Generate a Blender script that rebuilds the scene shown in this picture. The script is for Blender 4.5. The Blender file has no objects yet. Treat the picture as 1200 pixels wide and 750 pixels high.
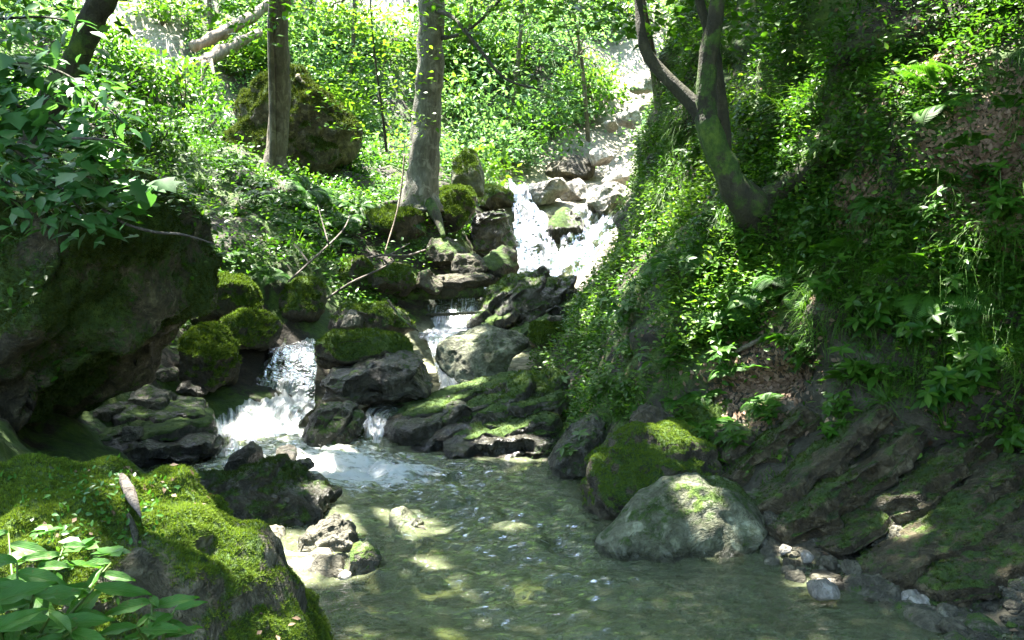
import bpy, bmesh, math, random
import numpy as np
from mathutils import Vector, Matrix
from mathutils.bvhtree import BVHTree

random.seed(5)
RNG = np.random.default_rng(11)
sc = bpy.context.scene
COL = sc.collection
F = 1150.0
PITCH = math.atan(75 / F)
CAM = np.array([0.0, 0.0, 1.6])
SUN = np.array([-0.25, 0.25, 0.93]); SUN /= np.linalg.norm(SUN)

# ------------------------------------------------------------------ camera maths
def ray(px, py):
    x, y = (px - 600) / F, -(py - 375) / F
    f = np.array([0, math.cos(PITCH), -math.sin(PITCH)]); u = np.array([0, math.sin(PITCH), math.cos(PITCH)])
    return np.array([x, 0, 0]) + y * u + f
def at(px, py, Y):
    d = ray(px, py)
    return CAM + d * (Y / d[1])

# ------------------------------------------------------------------ noise
def _hash(ix, iy, iz, seed):
    h = (ix.astype(np.uint32) * np.uint32(374761393) + iy.astype(np.uint32) * np.uint32(668265263)
         + iz.astype(np.uint32) * np.uint32(2147483647) + np.uint32(seed * 974634777 & 0xffffffff))
    h ^= h >> np.uint32(13); h *= np.uint32(1274126177); h ^= h >> np.uint32(16); h *= np.uint32(2246822519); h ^= h >> np.uint32(15)
    return h.astype(np.float64) / 2147483647.5 - 1.0
def vnoise(p, seed=0):
    p = np.asarray(p, float)
    i = np.floor(p).astype(np.int64); f = p - i
    u = f * f * f * (f * (f * 6 - 15) + 10)
    r = 0
    for dx in (0, 1):
        wx = u[:, 0] if dx else 1 - u[:, 0]
        for dy in (0, 1):
            wy = u[:, 1] if dy else 1 - u[:, 1]
            for dz in (0, 1):
                wz = u[:, 2] if dz else 1 - u[:, 2]
                r = r + wx * wy * wz * _hash(i[:, 0] + dx, i[:, 1] + dy, i[:, 2] + dz, seed)
    return r
def fbm(p, octv=4, seed=0, gain=.5):
    a, s, t = 1.0, 0, 0
    p = np.asarray(p, float)
    for k in range(octv):
        s = s + a * vnoise(p * (2.03 ** k) + 17.3 * k, seed + k); t += a; a *= gain
    return s / t
def sstep(a, b, x):
    t = np.clip((x - a) / (b - a), 0, 1)
    return t * t * (3 - 2 * t)
def unit(v):
    v = np.asarray(v, float)
    return v / np.maximum(np.linalg.norm(v, axis=-1, keepdims=True), 1e-9)
def rdir(n):
    return unit(RNG.normal(size=(n, 3)))

# ------------------------------------------------------------------ mesh helpers
def mesh_data(name, V, faces, mat, smooth=True, attrs=None):
    me = bpy.data.meshes.new(name)
    V = np.ascontiguousarray(V, np.float32)
    me.vertices.add(len(V)); me.vertices.foreach_set('co', V.ravel())
    if not isinstance(faces, (list, tuple)): faces = [faces]
    faces = [np.asarray(f, np.int32) for f in faces if len(f)]
    idx = np.concatenate([f.ravel() for f in faces])
    tot = np.concatenate([np.full(len(f), f.shape[1], np.int32) for f in faces])
    start = np.concatenate([[0], np.cumsum(tot)[:-1]]).astype(np.int32)
    me.loops.add(len(idx)); me.loops.foreach_set('vertex_index', idx)
    me.polygons.add(len(tot)); me.polygons.foreach_set('loop_start', start)
    me.update(calc_edges=True)
    if smooth: me.polygons.foreach_set('use_smooth', np.ones(len(tot), bool))
    for k, a in (attrs or {}).items():
        a = np.asarray(a, np.float32)
        if a.ndim == 1:
            at_ = me.attributes.new(k, 'FLOAT', 'POINT'); at_.data.foreach_set('value', a)
        else:
            at_ = me.attributes.new(k, 'FLOAT_VECTOR', 'POINT'); at_.data.foreach_set('vector', a.ravel())
    me.materials.append(mat)
    me.update()
    return me
def tag(o, label=None, cat=None, group=None, kind=None):
    if label: o['label'] = label
    if cat: o['category'] = cat
    if group: o['group'] = group
    if kind: o['kind'] = kind
    return o
def mk(name, V, faces, mat, parent=None, loc=None, **kw):
    loc = np.zeros(3) if loc is None else np.asarray(loc, float)
    o = bpy.data.objects.new(name, mesh_data(name, np.asarray(V) - loc, faces, mat, **kw))
    o.location = loc
    COL.objects.link(o)
    if parent is not None:
        o.parent = parent
        o.location = loc - np.array(parent.location) if loc.any() else -np.array(parent.location)
    return o
def empty(name, loc):
    o = bpy.data.objects.new(name, None); COL.objects.link(o); o.location = loc; o.empty_display_size = .1
    return o
def vnormals(V, Fc):
    n = np.zeros_like(V)
    a, b, c = V[Fc[:, 0]], V[Fc[:, 1]], V[Fc[:, 2]]
    fn = np.cross(b - a, c - a)
    for k in range(Fc.shape[1]): np.add.at(n, Fc[:, k], fn)
    return unit(n)
def place(T, TF, P, R, S):
    """copies of template T (k,3) at P with rotations R (n,3,3, columns = axes) and scale S"""
    n, k = len(P), len(T)
    S = np.broadcast_to(np.asarray(S, float), (n,))
    V = np.einsum('nij,kj->nki', R, T) * S[:, None, None] + P[:, None, :]
    Fs = [(f[None] + (np.arange(n) * k)[:, None, None]).reshape(-1, f.shape[1]) for f in TF]
    return V.reshape(-1, 3), Fs
def basis(y, up):
    y = unit(y); x = unit(np.cross(y, up)); z = np.cross(x, y)
    return np.stack([x, y, z], axis=2)
def merge(parts):
    Vs, Fd, o = [], {}, 0
    for V, Fs in parts:
        if not isinstance(Fs, (list, tuple)): Fs = [Fs]
        Vs.append(V)
        for f in Fs: Fd.setdefault(f.shape[1], []).append(np.asarray(f) + o)
        o += len(V)
    return np.concatenate(Vs), [np.concatenate(v) for v in Fd.values()]

# leaf templates (base at origin, grows along +y, face up +z)
LEAF = np.array([(0, 0, 0), (-.22, .28, .05), (0, .3, 0), (.22, .28, .05), (-.2, .62, .03), (0, .64, -.02), (.2, .62, .03), (0, 1, -.1)], float)
LEAF_F = [np.array([(0, 2, 1), (0, 3, 2), (4, 5, 7), (5, 6, 7)]), np.array([(1, 2, 5, 4), (2, 3, 6, 5)])]
LEAF4 = np.array([(0, 0, 0), (-.27, .45, .06), (.27, .45, .06), (0, 1, -.06)], float)
LEAF4_F = [np.array([(0, 3, 1), (0, 2, 3)])]
_lob = [(0, 0), (.3, .05), (.62, .2), (.4, .36), (.72, .66), (.34, .6), (.0, 1.05)]
LOBE = np.array([(0, .3, 0)] + [(x, y, .1 * x) for x, y in _lob] + [(-x, y, .1 * x) for x, y in _lob[-2:0:-1]], float)
LOBE_F = [np.array([(0, i, i % 12 + 1) for i in range(1, 13)])]
TUFT = []
for k in range(5):
    a = k * 1.2566 + .3
    TUFT += [(math.cos(a) * .12 - math.sin(a) * .16, math.sin(a) * .12 + math.cos(a) * .16, 0), (math.cos(a) * .12 + math.sin(a) * .16, math.sin(a) * .12 - math.cos(a) * .16, 0), (math.cos(a) * .75, math.sin(a) * .75, .75 + .12 * (k % 3))]
TUFT = np.array(TUFT, float); TUFT_F = [np.arange(15).reshape(5, 3)]

def blades(P, D, L, W, g, nseg=4, taper=True):
    """curved strips from P along D bending under gravity"""
    n = len(P); t = np.linspace(0, 1, nseg + 1)
    C = P[:, None] + D[:, None] * (L[:, None] * t)[..., None]
    C[..., 2] -= (g * L)[:, None] * t ** 2
    side = unit(np.cross(D, [0, 0, 1.0]) + 1e-4)
    w = (W[:, None] * (1 - .96 * t ** 1.5 if taper else 1 + 0 * t))[..., None]
    V = np.stack([C - side[:, None] * w, C + side[:, None] * w], axis=2).reshape(-1, 3)
    k = 2 * (nseg + 1)
    q = np.array([(2 * i, 2 * i + 1, 2 * i + 3, 2 * i + 2) for i in range(nseg)])
    return V, [(q[None] + (np.arange(n) * k)[:, None, None]).reshape(-1, 4)]
def tube(pts, radii, seg=10, rough=.0, seed=0, sub=6, scale=6):
    """a limb along pts (smoothed) with radii, ends closed"""
    pts = np.asarray(pts, float); radii = np.asarray(radii, float)
    n = len(pts); T = np.linspace(0, n - 1, (n - 1) * sub + 1)
    def cr(A):
        A = A.reshape(n, -1); out = []
        for t in T:
            i = min(int(t), n - 2); f = t - i
            p0, p1, p2, p3 = A[max(i - 1, 0)], A[i], A[i + 1], A[min(i + 2, n - 1)]
            out.append(.5 * (2 * p1 + (p2 - p0) * f + (2 * p0 - 5 * p1 + 4 * p2 - p3) * f * f + (3 * p1 - p0 - 3 * p2 + p3) * f ** 3))
        return np.array(out)
    C = cr(pts); R = np.maximum(cr(radii)[:, 0], .0008)
    tg = unit(np.gradient(C, axis=0))
    ref = np.array([1.0, 0, 0]) if abs(tg[0][0]) < .8 else np.array([0, 0, 1.0])
    V = []
    for c, r, t in zip(C, R, tg):
        u = unit(ref - t * ref.dot(t)); ref = u; v = np.cross(t, u)
        a = np.arange(seg) / seg * 2 * math.pi
        V.append(c + r * (np.cos(a)[:, None] * u + np.sin(a)[:, None] * v))
    V = np.concatenate(V); m = len(C)
    q = np.array([(i * seg + j, i * seg + (j + 1) % seg, (i + 1) * seg + (j + 1) % seg, (i + 1) * seg + j) for i in range(m - 1) for j in range(seg)])
    if rough:
        Cn = np.repeat(C, seg, axis=0); Rn = np.repeat(R, seg)
        d = unit(V - Cn)
        V = V + d * (Rn * rough * (fbm(V * scale, 3, seed) + .5 * np.abs(fbm(V * np.array([3, 3, .6]) * scale, 2, seed + 5))))[:, None]
    V = np.concatenate([V, C[:1], C[-1:]]); k = len(V)
    tr = np.array([(j, k - 2, (j + 1) % seg) for j in range(seg)][::1] + [((m - 1) * seg + j, (m - 1) * seg + (j + 1) % seg, k - 1) for j in range(seg)])
    return V, [q, tr]

# ------------------------------------------------------------------ materials
class NT:
    def __init__(s, name):
        s.m = bpy.data.materials.new(name); s.m.use_nodes = True
        s.t = s.m.node_tree; s.t.nodes.clear(); s.out = s.t.nodes.new('ShaderNodeOutputMaterial')
    def n(s, typ, **kw):
        nd = s.t.nodes.new('ShaderNode' + typ)
        for k, v in kw.items(): setattr(nd, k, v)
        return nd
    def l(s, a, b): s.t.links.new(a, b)
    def put(s, sock, v):
        if isinstance(v, bpy.types.NodeSocket): s.l(v, sock)
        elif isinstance(v, (tuple, list)) and len(v) == 3 and sock.type == 'RGBA': sock.default_value = (*v, 1)
        else: sock.default_value = v
    def noise(s, vec, scale, detail=4, rough=.55, dist=0):
        nd = s.n('TexNoise'); s.l(vec, nd.inputs['Vector'])
        nd.inputs['Scale'].default_value = scale; nd.inputs['Detail'].default_value = detail
        nd.inputs['Roughness'].default_value = rough; nd.inputs['Distortion'].default_value = dist
        return nd.outputs['Fac']
    def ramp(s, fac, stops):
        nd = s.n('ValToRGB'); s.l(fac, nd.inputs[0]); cr = nd.color_ramp
        while len(cr.elements) < len(stops): cr.elements.new(.5)
        for e, (p, c) in zip(cr.elements, stops):
            e.position = p; e.color = (*c, 1) if isinstance(c, tuple) else (c, c, c, 1)
        return nd.outputs[0]
    def mix(s, fac, a, b, mode='MIX'):
        nd = s.n('Mix', data_type='RGBA', blend_type=mode)
        s.put(nd.inputs[0], fac); s.put(nd.inputs[6], a); s.put(nd.inputs[7], b)
        return nd.outputs[2]
    def math(s, op, a, b=0.0, c=None, clamp=False):
        nd = s.n('Math', operation=op, use_clamp=clamp); s.put(nd.inputs[0], a); s.put(nd.inputs[1], b)
        if c is not None: s.put(nd.inputs[2], c)
        return nd.outputs[0]
    def attr(s, name): return s.n('Attribute', attribute_name=name)
    def coord(s): return s.n('NewGeometry').outputs['Position']
    def bump(s, h, strength=.5, dist=.02, normal=None):
        nd = s.n('Bump'); s.l(h, nd.inputs['Height']); nd.inputs['Strength'].default_value = strength; nd.inputs['Distance'].default_value = dist
        if normal is not None: s.l(normal, nd.inputs['Normal'])
        return nd.outputs[0]
    def bsdf(s, color, rough=.8, normal=None, spec=.5):
        nd = s.n('BsdfPrincipled'); s.put(nd.inputs['Base Color'], color); s.put(nd.inputs['Roughness'], rough)
        s.put(nd.inputs['Specular IOR Level'], spec)
        if normal is not None: s.l(normal, nd.inputs['Normal'])
        return nd.outputs[0]
    def surf(s, sh): s.l(sh, s.out.inputs['Surface']); return s.m

MOSS_RAMP = [(.25, (.012, .028, .003)), (.5, (.042, .088, .007)), (.75, (.105, .165, .014))]
def rock_mat(name, dark, mid, pale, scale=1.0, rough=.75, lichen=.35, stain=.5):
    s = NT(name); p = s.coord()
    n1 = s.noise(p, 2.2 * scale, 6, .62, .6); n2 = s.noise(p, 11 * scale, 6, .65); n3 = s.noise(p, 48 * scale, 4, .6)
    c = s.ramp(n1, [(.34, dark), (.5, mid), (.66, pale)])
    c = s.mix(s.ramp(n2, [(.40, 0.0), (.62, 1.0)]), c, s.mix(.5, c, pale))
    li = s.math('MULTIPLY', s.ramp(s.noise(p, 6 * scale, 5, .7, 1.2), [(.56, 0.0), (.62, 1.0)]), lichen)
    c = s.mix(li, c, tuple(min(1, x * 1.5 + .03) for x in pale))
    c = s.mix(s.math('MULTIPLY', s.ramp(s.noise(p, 3.1 * scale, 5, .7, 1.), [(.5, 0.0), (.6, 1.0)]), stain), c, tuple(x * .6 for x in dark))
    c = s.mix(s.math('MULTIPLY', n3, .55), c, (.02, .018, .012), 'MULTIPLY')
    rid = s.math('ABSOLUTE', s.math('SUBTRACT', s.noise(p, 7 * scale, 6, .65, .4), .5)); crack = s.ramp(rid, [(0.0, 0.0), (.09, 1.0)])
    c = s.mix(.55, c, s.mix(crack, s.mix(1.0, c, (.3, .28, .22), 'MULTIPLY'), c))
    m = s.attr('moss').outputs['Fac']
    mm = s.math('ADD', m, s.math('MULTIPLY', s.math('SUBTRACT', s.noise(p, 14, 5, .7), .5), 1.3))
    mm = s.ramp(mm, [(.42, 0.0), (.58, 1.0)])
    mc = s.ramp(s.noise(p, 9, 5, .7), MOSS_RAMP)
    c = s.mix(mm, c, mc)
    w = s.attr('wet').outputs['Fac']
    c = s.mix(w, c, s.mix(.85, c, (.22, .22, .2), 'MULTIPLY'))
    h = s.math('ADD', s.math('ADD', s.math('MULTIPLY', n2, 1.0), s.math('MULTIPLY', n3, .45)), s.math('MULTIPLY', crack, .5))
    h = s.math('ADD', h, s.math('MULTIPLY', mm, s.noise(p, 90, 3, .7)))
    r = s.mix(mm, (rough,) * 3, (.95,) * 3); r = s.mix(w, r, (.18,) * 3)
    return s.surf(s.bsdf(c, r, s.bump(h, .85, .04)))
def leaf_mat(name, dark, mid, light, trans=.45, rough=.5, big=1.2, spec=.3):
    s = NT(name); g = s.n('NewGeometry'); p = g.outputs['Position']
    c = s.ramp(g.outputs['Random Per Island'], [(0.0, dark), (.5, mid), (1.0, light)])
    n = s.noise(p, big, 3, .6)
    c = s.mix(s.ramp(n, [(.35, 0.0), (.65, 1.0)]), c, s.mix(.5, c, light))
    sh = s.bsdf(c, rough, None, spec)
    tr = s.n('BsdfTranslucent'); s.l(s.mix(1.0, c, (1.5, 1.45, .7), 'MULTIPLY'), tr.inputs[0])
    mx = s.n('MixShader'); mx.inputs[0].default_value = trans; s.l(sh, mx.inputs[1]); s.l(tr.outputs[0], mx.inputs[2])
    return s.surf(mx.outputs[0])
def bark_mat(name, dark, mid, pale, moss=.0, lich=.4):
    s = NT(name); p = s.coord()
    mp = s.n('Mapping'); s.l(p, mp.inputs[0]); mp.inputs['Scale'].default_value = (1, 1, .28)
    n1 = s.noise(mp.outputs[0], 14, 6, .7, .8); n2 = s.noise(p, 3.2, 4, .6, .5); n3 = s.noise(p, 7.5, 5, .65, .8)
    c = s.ramp(n1, [(.3, dark), (.55, mid), (.75, pale)])
    c = s.mix(s.math('MULTIPLY', s.ramp(n3, [(.54, 0.0), (.6, 1.0)]), lich), c, tuple(min(1, x * 1.5) for x in pale))
    c = s.mix(s.math('MULTIPLY', s.ramp(n2, [(.5, 0.0), (.62, 1.0)]), .7), c, dark)
    mz = s.attr('moss').outputs['Fac']
    mm = s.ramp(s.math('ADD', mz, s.math('MULTIPLY', s.math('SUBTRACT', s.noise(p, 9, 5, .7), .5), 1.2)), [(.45, 0.0), (.6, 1.0)])
    c = s.mix(mm, c, s.ramp(s.noise(p, 12, 4, .7), MOSS_RAMP))
    h = s.math('ADD', n1, s.math('MULTIPLY', s.noise(p, 60, 4, .6), .4))
    return s.surf(s.bsdf(c, .85, s.bump(h, 1.0, .035)))

M = {}
M['rock_grey'] = rock_mat('rock_grey', (.045, .041, .024), (.12, .112, .07), (.27, .255, .18))
M['rock_brown'] = rock_mat('rock_brown', (.026, .020, .008), (.066, .054, .025), (.15, .13, .07), lichen=.25)
M['rock_pale'] = rock_mat('rock_pale', (.06, .066, .026), (.155, .17, .085), (.30, .32, .21), lichen=.4, stain=.6)
M['rock_wet'] = rock_mat('rock_wet', (.018, .016, .008), (.052, .047, .027), (.15, .142, .10), rough=.35, lichen=.25)
M['rock_white'] = rock_mat('rock_white', (.26, .23, .18), (.42, .39, .33), (.55, .52, .46), lichen=.2, stain=.2)
M['rock_dark'] = rock_mat('rock_dark', (.016, .014, .005), (.042, .036, .015), (.10, .09, .045), rough=.8, lichen=.3)
M['rock_bed'] = rock_mat('rock_bed', (.028, .020, .006), (.075, .057, .021), (.18, .15, .078), scale=1.6, rough=.5, lichen=.35)
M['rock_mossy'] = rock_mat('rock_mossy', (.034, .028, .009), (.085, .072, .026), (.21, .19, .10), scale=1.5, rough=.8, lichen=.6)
M['rock_fore'] = rock_mat('rock_fore', (.07, .06, .035), (.16, .14, .085), (.30, .27, .18), scale=1.6, lichen=.4)
M['moss'] = leaf_mat('moss_tufts', (.036, .046, .006), (.06, .12, .008), (.13, .195, .016), .3, .8, 5, .2)
M['moss_mid'] = leaf_mat('moss_tufts_mid', (.014, .034, .003), (.036, .075, .005), (.075, .12, .01), .28, .85, 5, .2)
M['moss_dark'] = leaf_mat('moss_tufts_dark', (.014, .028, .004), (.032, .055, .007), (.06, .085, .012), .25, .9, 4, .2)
M['leaf_canopy'] = leaf_mat('leaf_canopy', (.026, .085, .008), (.04, .12, .010), (.065, .16, .014), .5, .4)
M['leaf_bright'] = leaf_mat('leaf_bright', (.04, .11, .010), (.065, .16, .014), (.11, .21, .022), .5, .4)
M['leaf_mint'] = leaf_mat('leaf_mint', (.055, .145, .055), (.08, .185, .075), (.135, .25, .105), .45, .5, .6)
M['leaf_herb'] = leaf_mat('leaf_herb', (.014, .06, .005), (.028, .10, .008), (.06, .145, .012), .45, .4, 1.6)
M['leaf_deep'] = leaf_mat('leaf_deep', (.022, .085, .022), (.04, .13, .034), (.075, .19, .055), .45, .38, 2, .4)
M['leaf_fore'] = leaf_mat('leaf_fore', (.025, .10, .012), (.04, .14, .016), (.065, .18, .024), .4, .4, 9, .45)
M['grass'] = leaf_mat('grass_blades', (.022, .075, .005), (.04, .12, .008), (.075, .16, .014), .4, .5, 1.5)
M['fern'] = leaf_mat('fern_fronds', (.02, .085, .007), (.035, .12, .010), (.06, .155, .014), .45, .5, 2)
M['litter'] = leaf_mat('dead_leaves', (.05, .028, .014), (.12, .075, .042), (.24, .165, .11), .15, .7, 3, .3)
M['bark_grey'] = bark_mat('bark_grey', (.06, .055, .04), (.15, .145, .115), (.27, .265, .22))
M['bark_moss'] = bark_mat('bark_moss', (.016, .015, .006), (.036, .034, .014), (.085, .08, .04), lich=.15)
M['bark_brown'] = bark_mat('bark_brown', (.05, .04, .026), (.12, .10, .066), (.22, .19, .14), lich=.3)
M['deadwood'] = bark_mat('deadwood', (.04, .032, .024), (.10, .082, .066), (.20, .175, .145), lich=.3)
M['deadwood_pale'] = bark_mat('deadwood_pale', (.12, .09, .06), (.25, .20, .145), (.42, .36, .28), lich=.1)
def veined_mat():
    s = NT('veined_leaf'); g = s.n('NewGeometry'); uv = s.n('SeparateXYZ'); s.l(s.attr('luv').outputs['Vector'], uv.inputs[0])
    c = s.ramp(g.outputs['Random Per Island'], [(0.0, (.022, .085, .008)), (.5, (.036, .13, .012)), (1.0, (.07, .17, .02))])
    ax = s.math('ABSOLUTE', uv.outputs[0])
    side = s.math('PINGPONG', s.math('ADD', s.math('MULTIPLY', uv.outputs[1], 9.0), s.math('MULTIPLY', ax, -3.2)), .5)
    vein = s.math('MAXIMUM', s.ramp(side, [(0.0, 1.0), (.09, 0.0)]), s.ramp(ax, [(.0, 1.0), (.09, 0.0)]))
    c = s.mix(s.math('MULTIPLY', vein, .45), c, (.12, .22, .05))
    c = s.mix(s.math('MULTIPLY', s.ramp(s.noise(g.outputs['Position'], 70, 4, .7), [(.60, 0.0), (.68, 1.0)]), .5), c, (.16, .12, .03))
    nb = s.bump(s.math('ADD', s.math('MULTIPLY', vein, -.6), s.noise(g.outputs['Position'], 60, 3, .6)), .6, .004)
    sh = s.bsdf(c, .5, nb, .3); tr = s.n('BsdfTranslucent'); s.l(s.mix(1.0, c, (1.5, 1.45, .7), 'MULTIPLY'), tr.inputs[0])
    mx = s.n('MixShader'); mx.inputs[0].default_value = .4; s.l(sh, mx.inputs[1]); s.l(tr.outputs[0], mx.inputs[2])
    return s.surf(mx.outputs[0])
M['leaf_veined'] = veined_mat()
M['stem'] = leaf_mat('green_stem', (.05, .09, .02), (.06, .11, .02), (.08, .12, .03), .1, .5)

def ground_mat():
    s = NT('forest_ground'); p = s.coord()
    n1 = s.noise(p, 1.4, 6, .65, .6); n2 = s.noise(p, 9, 6, .65); n3 = s.noise(p, 40, 4, .6)
    soil = s.ramp(n2, [(.3, (.010, .008, .004)), (.55, (.026, .020, .011)), (.75, (.06, .045, .027))])
    rock = s.ramp(n2, [(.3, (.022, .02, .011)), (.55, (.055, .05, .03)), (.72, (.13, .12, .085))])
    c = s.mix(s.attr('rocky').outputs['Fac'], soil, rock)
    grav = s.n('TexVoronoi'); s.l(p, grav.inputs['Vector']); grav.inputs['Scale'].default_value = 9
    gc = s.ramp(grav.outputs['Color'], [(0.1, (.06, .058, .03)), (.5, (.15, .15, .085)), (.9, (.30, .29, .19))])
    gc = s.mix(s.ramp(n1, [(.4, 0.0), (.65, .75)]), gc, (.10, .115, .04))
    c = s.mix(s.attr('bed').outputs['Fac'], c, gc)
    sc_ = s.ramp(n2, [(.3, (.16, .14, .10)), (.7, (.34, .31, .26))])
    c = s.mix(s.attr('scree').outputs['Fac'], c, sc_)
    mm = s.ramp(s.math('ADD', s.attr('moss').outputs['Fac'], s.math('MULTIPLY', s.math('SUBTRACT', s.noise(p, 3.5, 6, .7), .5), 1.5)), [(.45, 0.0), (.6, 1.0)])
    c = s.mix(mm, c, s.ramp(s.noise(p, 7, 5, .7), [(a, tuple(x * .8 for x in col)) for a, col in MOSS_RAMP]))
    h = s.math('ADD', n2, s.math('MULTIPLY', n3, .5))
    h = s.math('ADD', h, s.math('MULTIPLY', s.math('MULTIPLY', grav.outputs['Distance'], -1.2), s.attr('bed').outputs['Fac']))
    return s.surf(s.bsdf(c, .85, s.bump(h, .8, .05)))
M['ground'] = ground_mat()

def water_mat(name, tint=(.74, .84, .70), murk=(.13, .17, .11), murk_amt=.28, streak=(26, 2.6), bump=.35, bscale=9, foam_white=.82, stretch=(1, 1, 1), gain=2.6, fr=(.34, 1.0)):
    s = NT(name); p = s.coord()
    fl = s.attr('flow'); fa = s.attr('foam').outputs['Fac']
    mp = s.n('Mapping'); s.l(fl.outputs['Vector'], mp.inputs[0]); mp.inputs['Scale'].default_value = (streak[0], streak[1], 1)
    st = s.noise(mp.outputs[0], 1.0, 5, .62, .35)
    mp3 = s.n('Mapping'); s.l(fl.outputs['Vector'], mp3.inputs[0]); mp3.inputs['Scale'].default_value = (streak[0] * 2.7, streak[1] * 1.6, 1)
    st2 = s.noise(mp3.outputs[0], 1.0, 3, .6, .2)
    f = s.math('ADD', s.math('MULTIPLY', s.math('SUBTRACT', s.math('ADD', s.math('MULTIPLY', st, .65), s.math('MULTIPLY', st2, .35)), .5), gain), fa)
    f = s.ramp(f, [(fr[0], 0.0), (fr[1], 1.0)])
    mp2 = s.n('Mapping'); s.l(p, mp2.inputs[0]); mp2.inputs['Scale'].default_value = stretch
    h = s.math('ADD', s.math('ADD', s.noise(mp2.outputs[0], bscale, 3, .55, .6), s.math('MULTIPLY', s.noise(mp2.outputs[0], bscale * 3.3, 2, .5, .4), .35)), s.math('MULTIPLY', st, .5))
    nb = s.bump(h, bump, .06)
    tr = s.n('BsdfTransparent'); tr.inputs[0].default_value = (*tint, 1)
    di = s.n('BsdfDiffuse'); di.inputs[0].default_value = (*murk, 1); s.l(nb, di.inputs['Normal'])
    b = s.n('MixShader'); b.inputs[0].default_value = murk_amt; s.l(tr.outputs[0], b.inputs[1]); s.l(di.outputs[0], b.inputs[2])
    gl = s.n('BsdfGlossy'); gl.inputs['Roughness'].default_value = .06; s.l(nb, gl.inputs['Normal'])
    fr = s.n('Fresnel'); fr.inputs[0].default_value = 1.36; s.l(nb, fr.inputs['Normal'])
    w = s.n('MixShader'); s.l(fr.outputs[0], w.inputs[0]); s.l(b.outputs[0], w.inputs[1]); s.l(gl.outputs[0], w.inputs[2])
    fb = s.bsdf((foam_white, foam_white * 1.02, foam_white), .5, nb, .3)
    ft = s.n('BsdfTranslucent'); ft.inputs[0].default_value = (foam_white, foam_white * 1.02, foam_white, 1)
    fm = s.n('MixShader'); fm.inputs[0].default_value = .4; s.l(fb, fm.inputs[1]); s.l(ft.outputs[0], fm.inputs[2])
    o = s.n('MixShader'); s.l(f, o.inputs[0]); s.l(w.outputs[0], o.inputs[1]); s.l(fm.outputs[0], o.inputs[2])
    return s.surf(o.outputs[0])
M['water'] = water_mat('stream_water', foam_white=.9, gain=4.2, fr=(.42, 1.0), tint=(.74, .81, .56), murk=(.205, .235, .13), murk_amt=.36, streak=(8, 17), stretch=(.7, 1.7, 1), bump=.7)
M['fall'] = water_mat('falling_water', tint=(.72, .8, .72), murk=(.16, .19, .16), murk_amt=.4, streak=(24, 1.5), bump=.7, bscale=10, foam_white=.66)

M['fall_far'] = water_mat('far_falling_water', tint=(.66, .72, .64), murk=(.10, .12, .10), murk_amt=.35, streak=(8, 1.1), bump=.9, bscale=6, foam_white=.5, gain=4.0, fr=(.42, 1.15))

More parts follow.
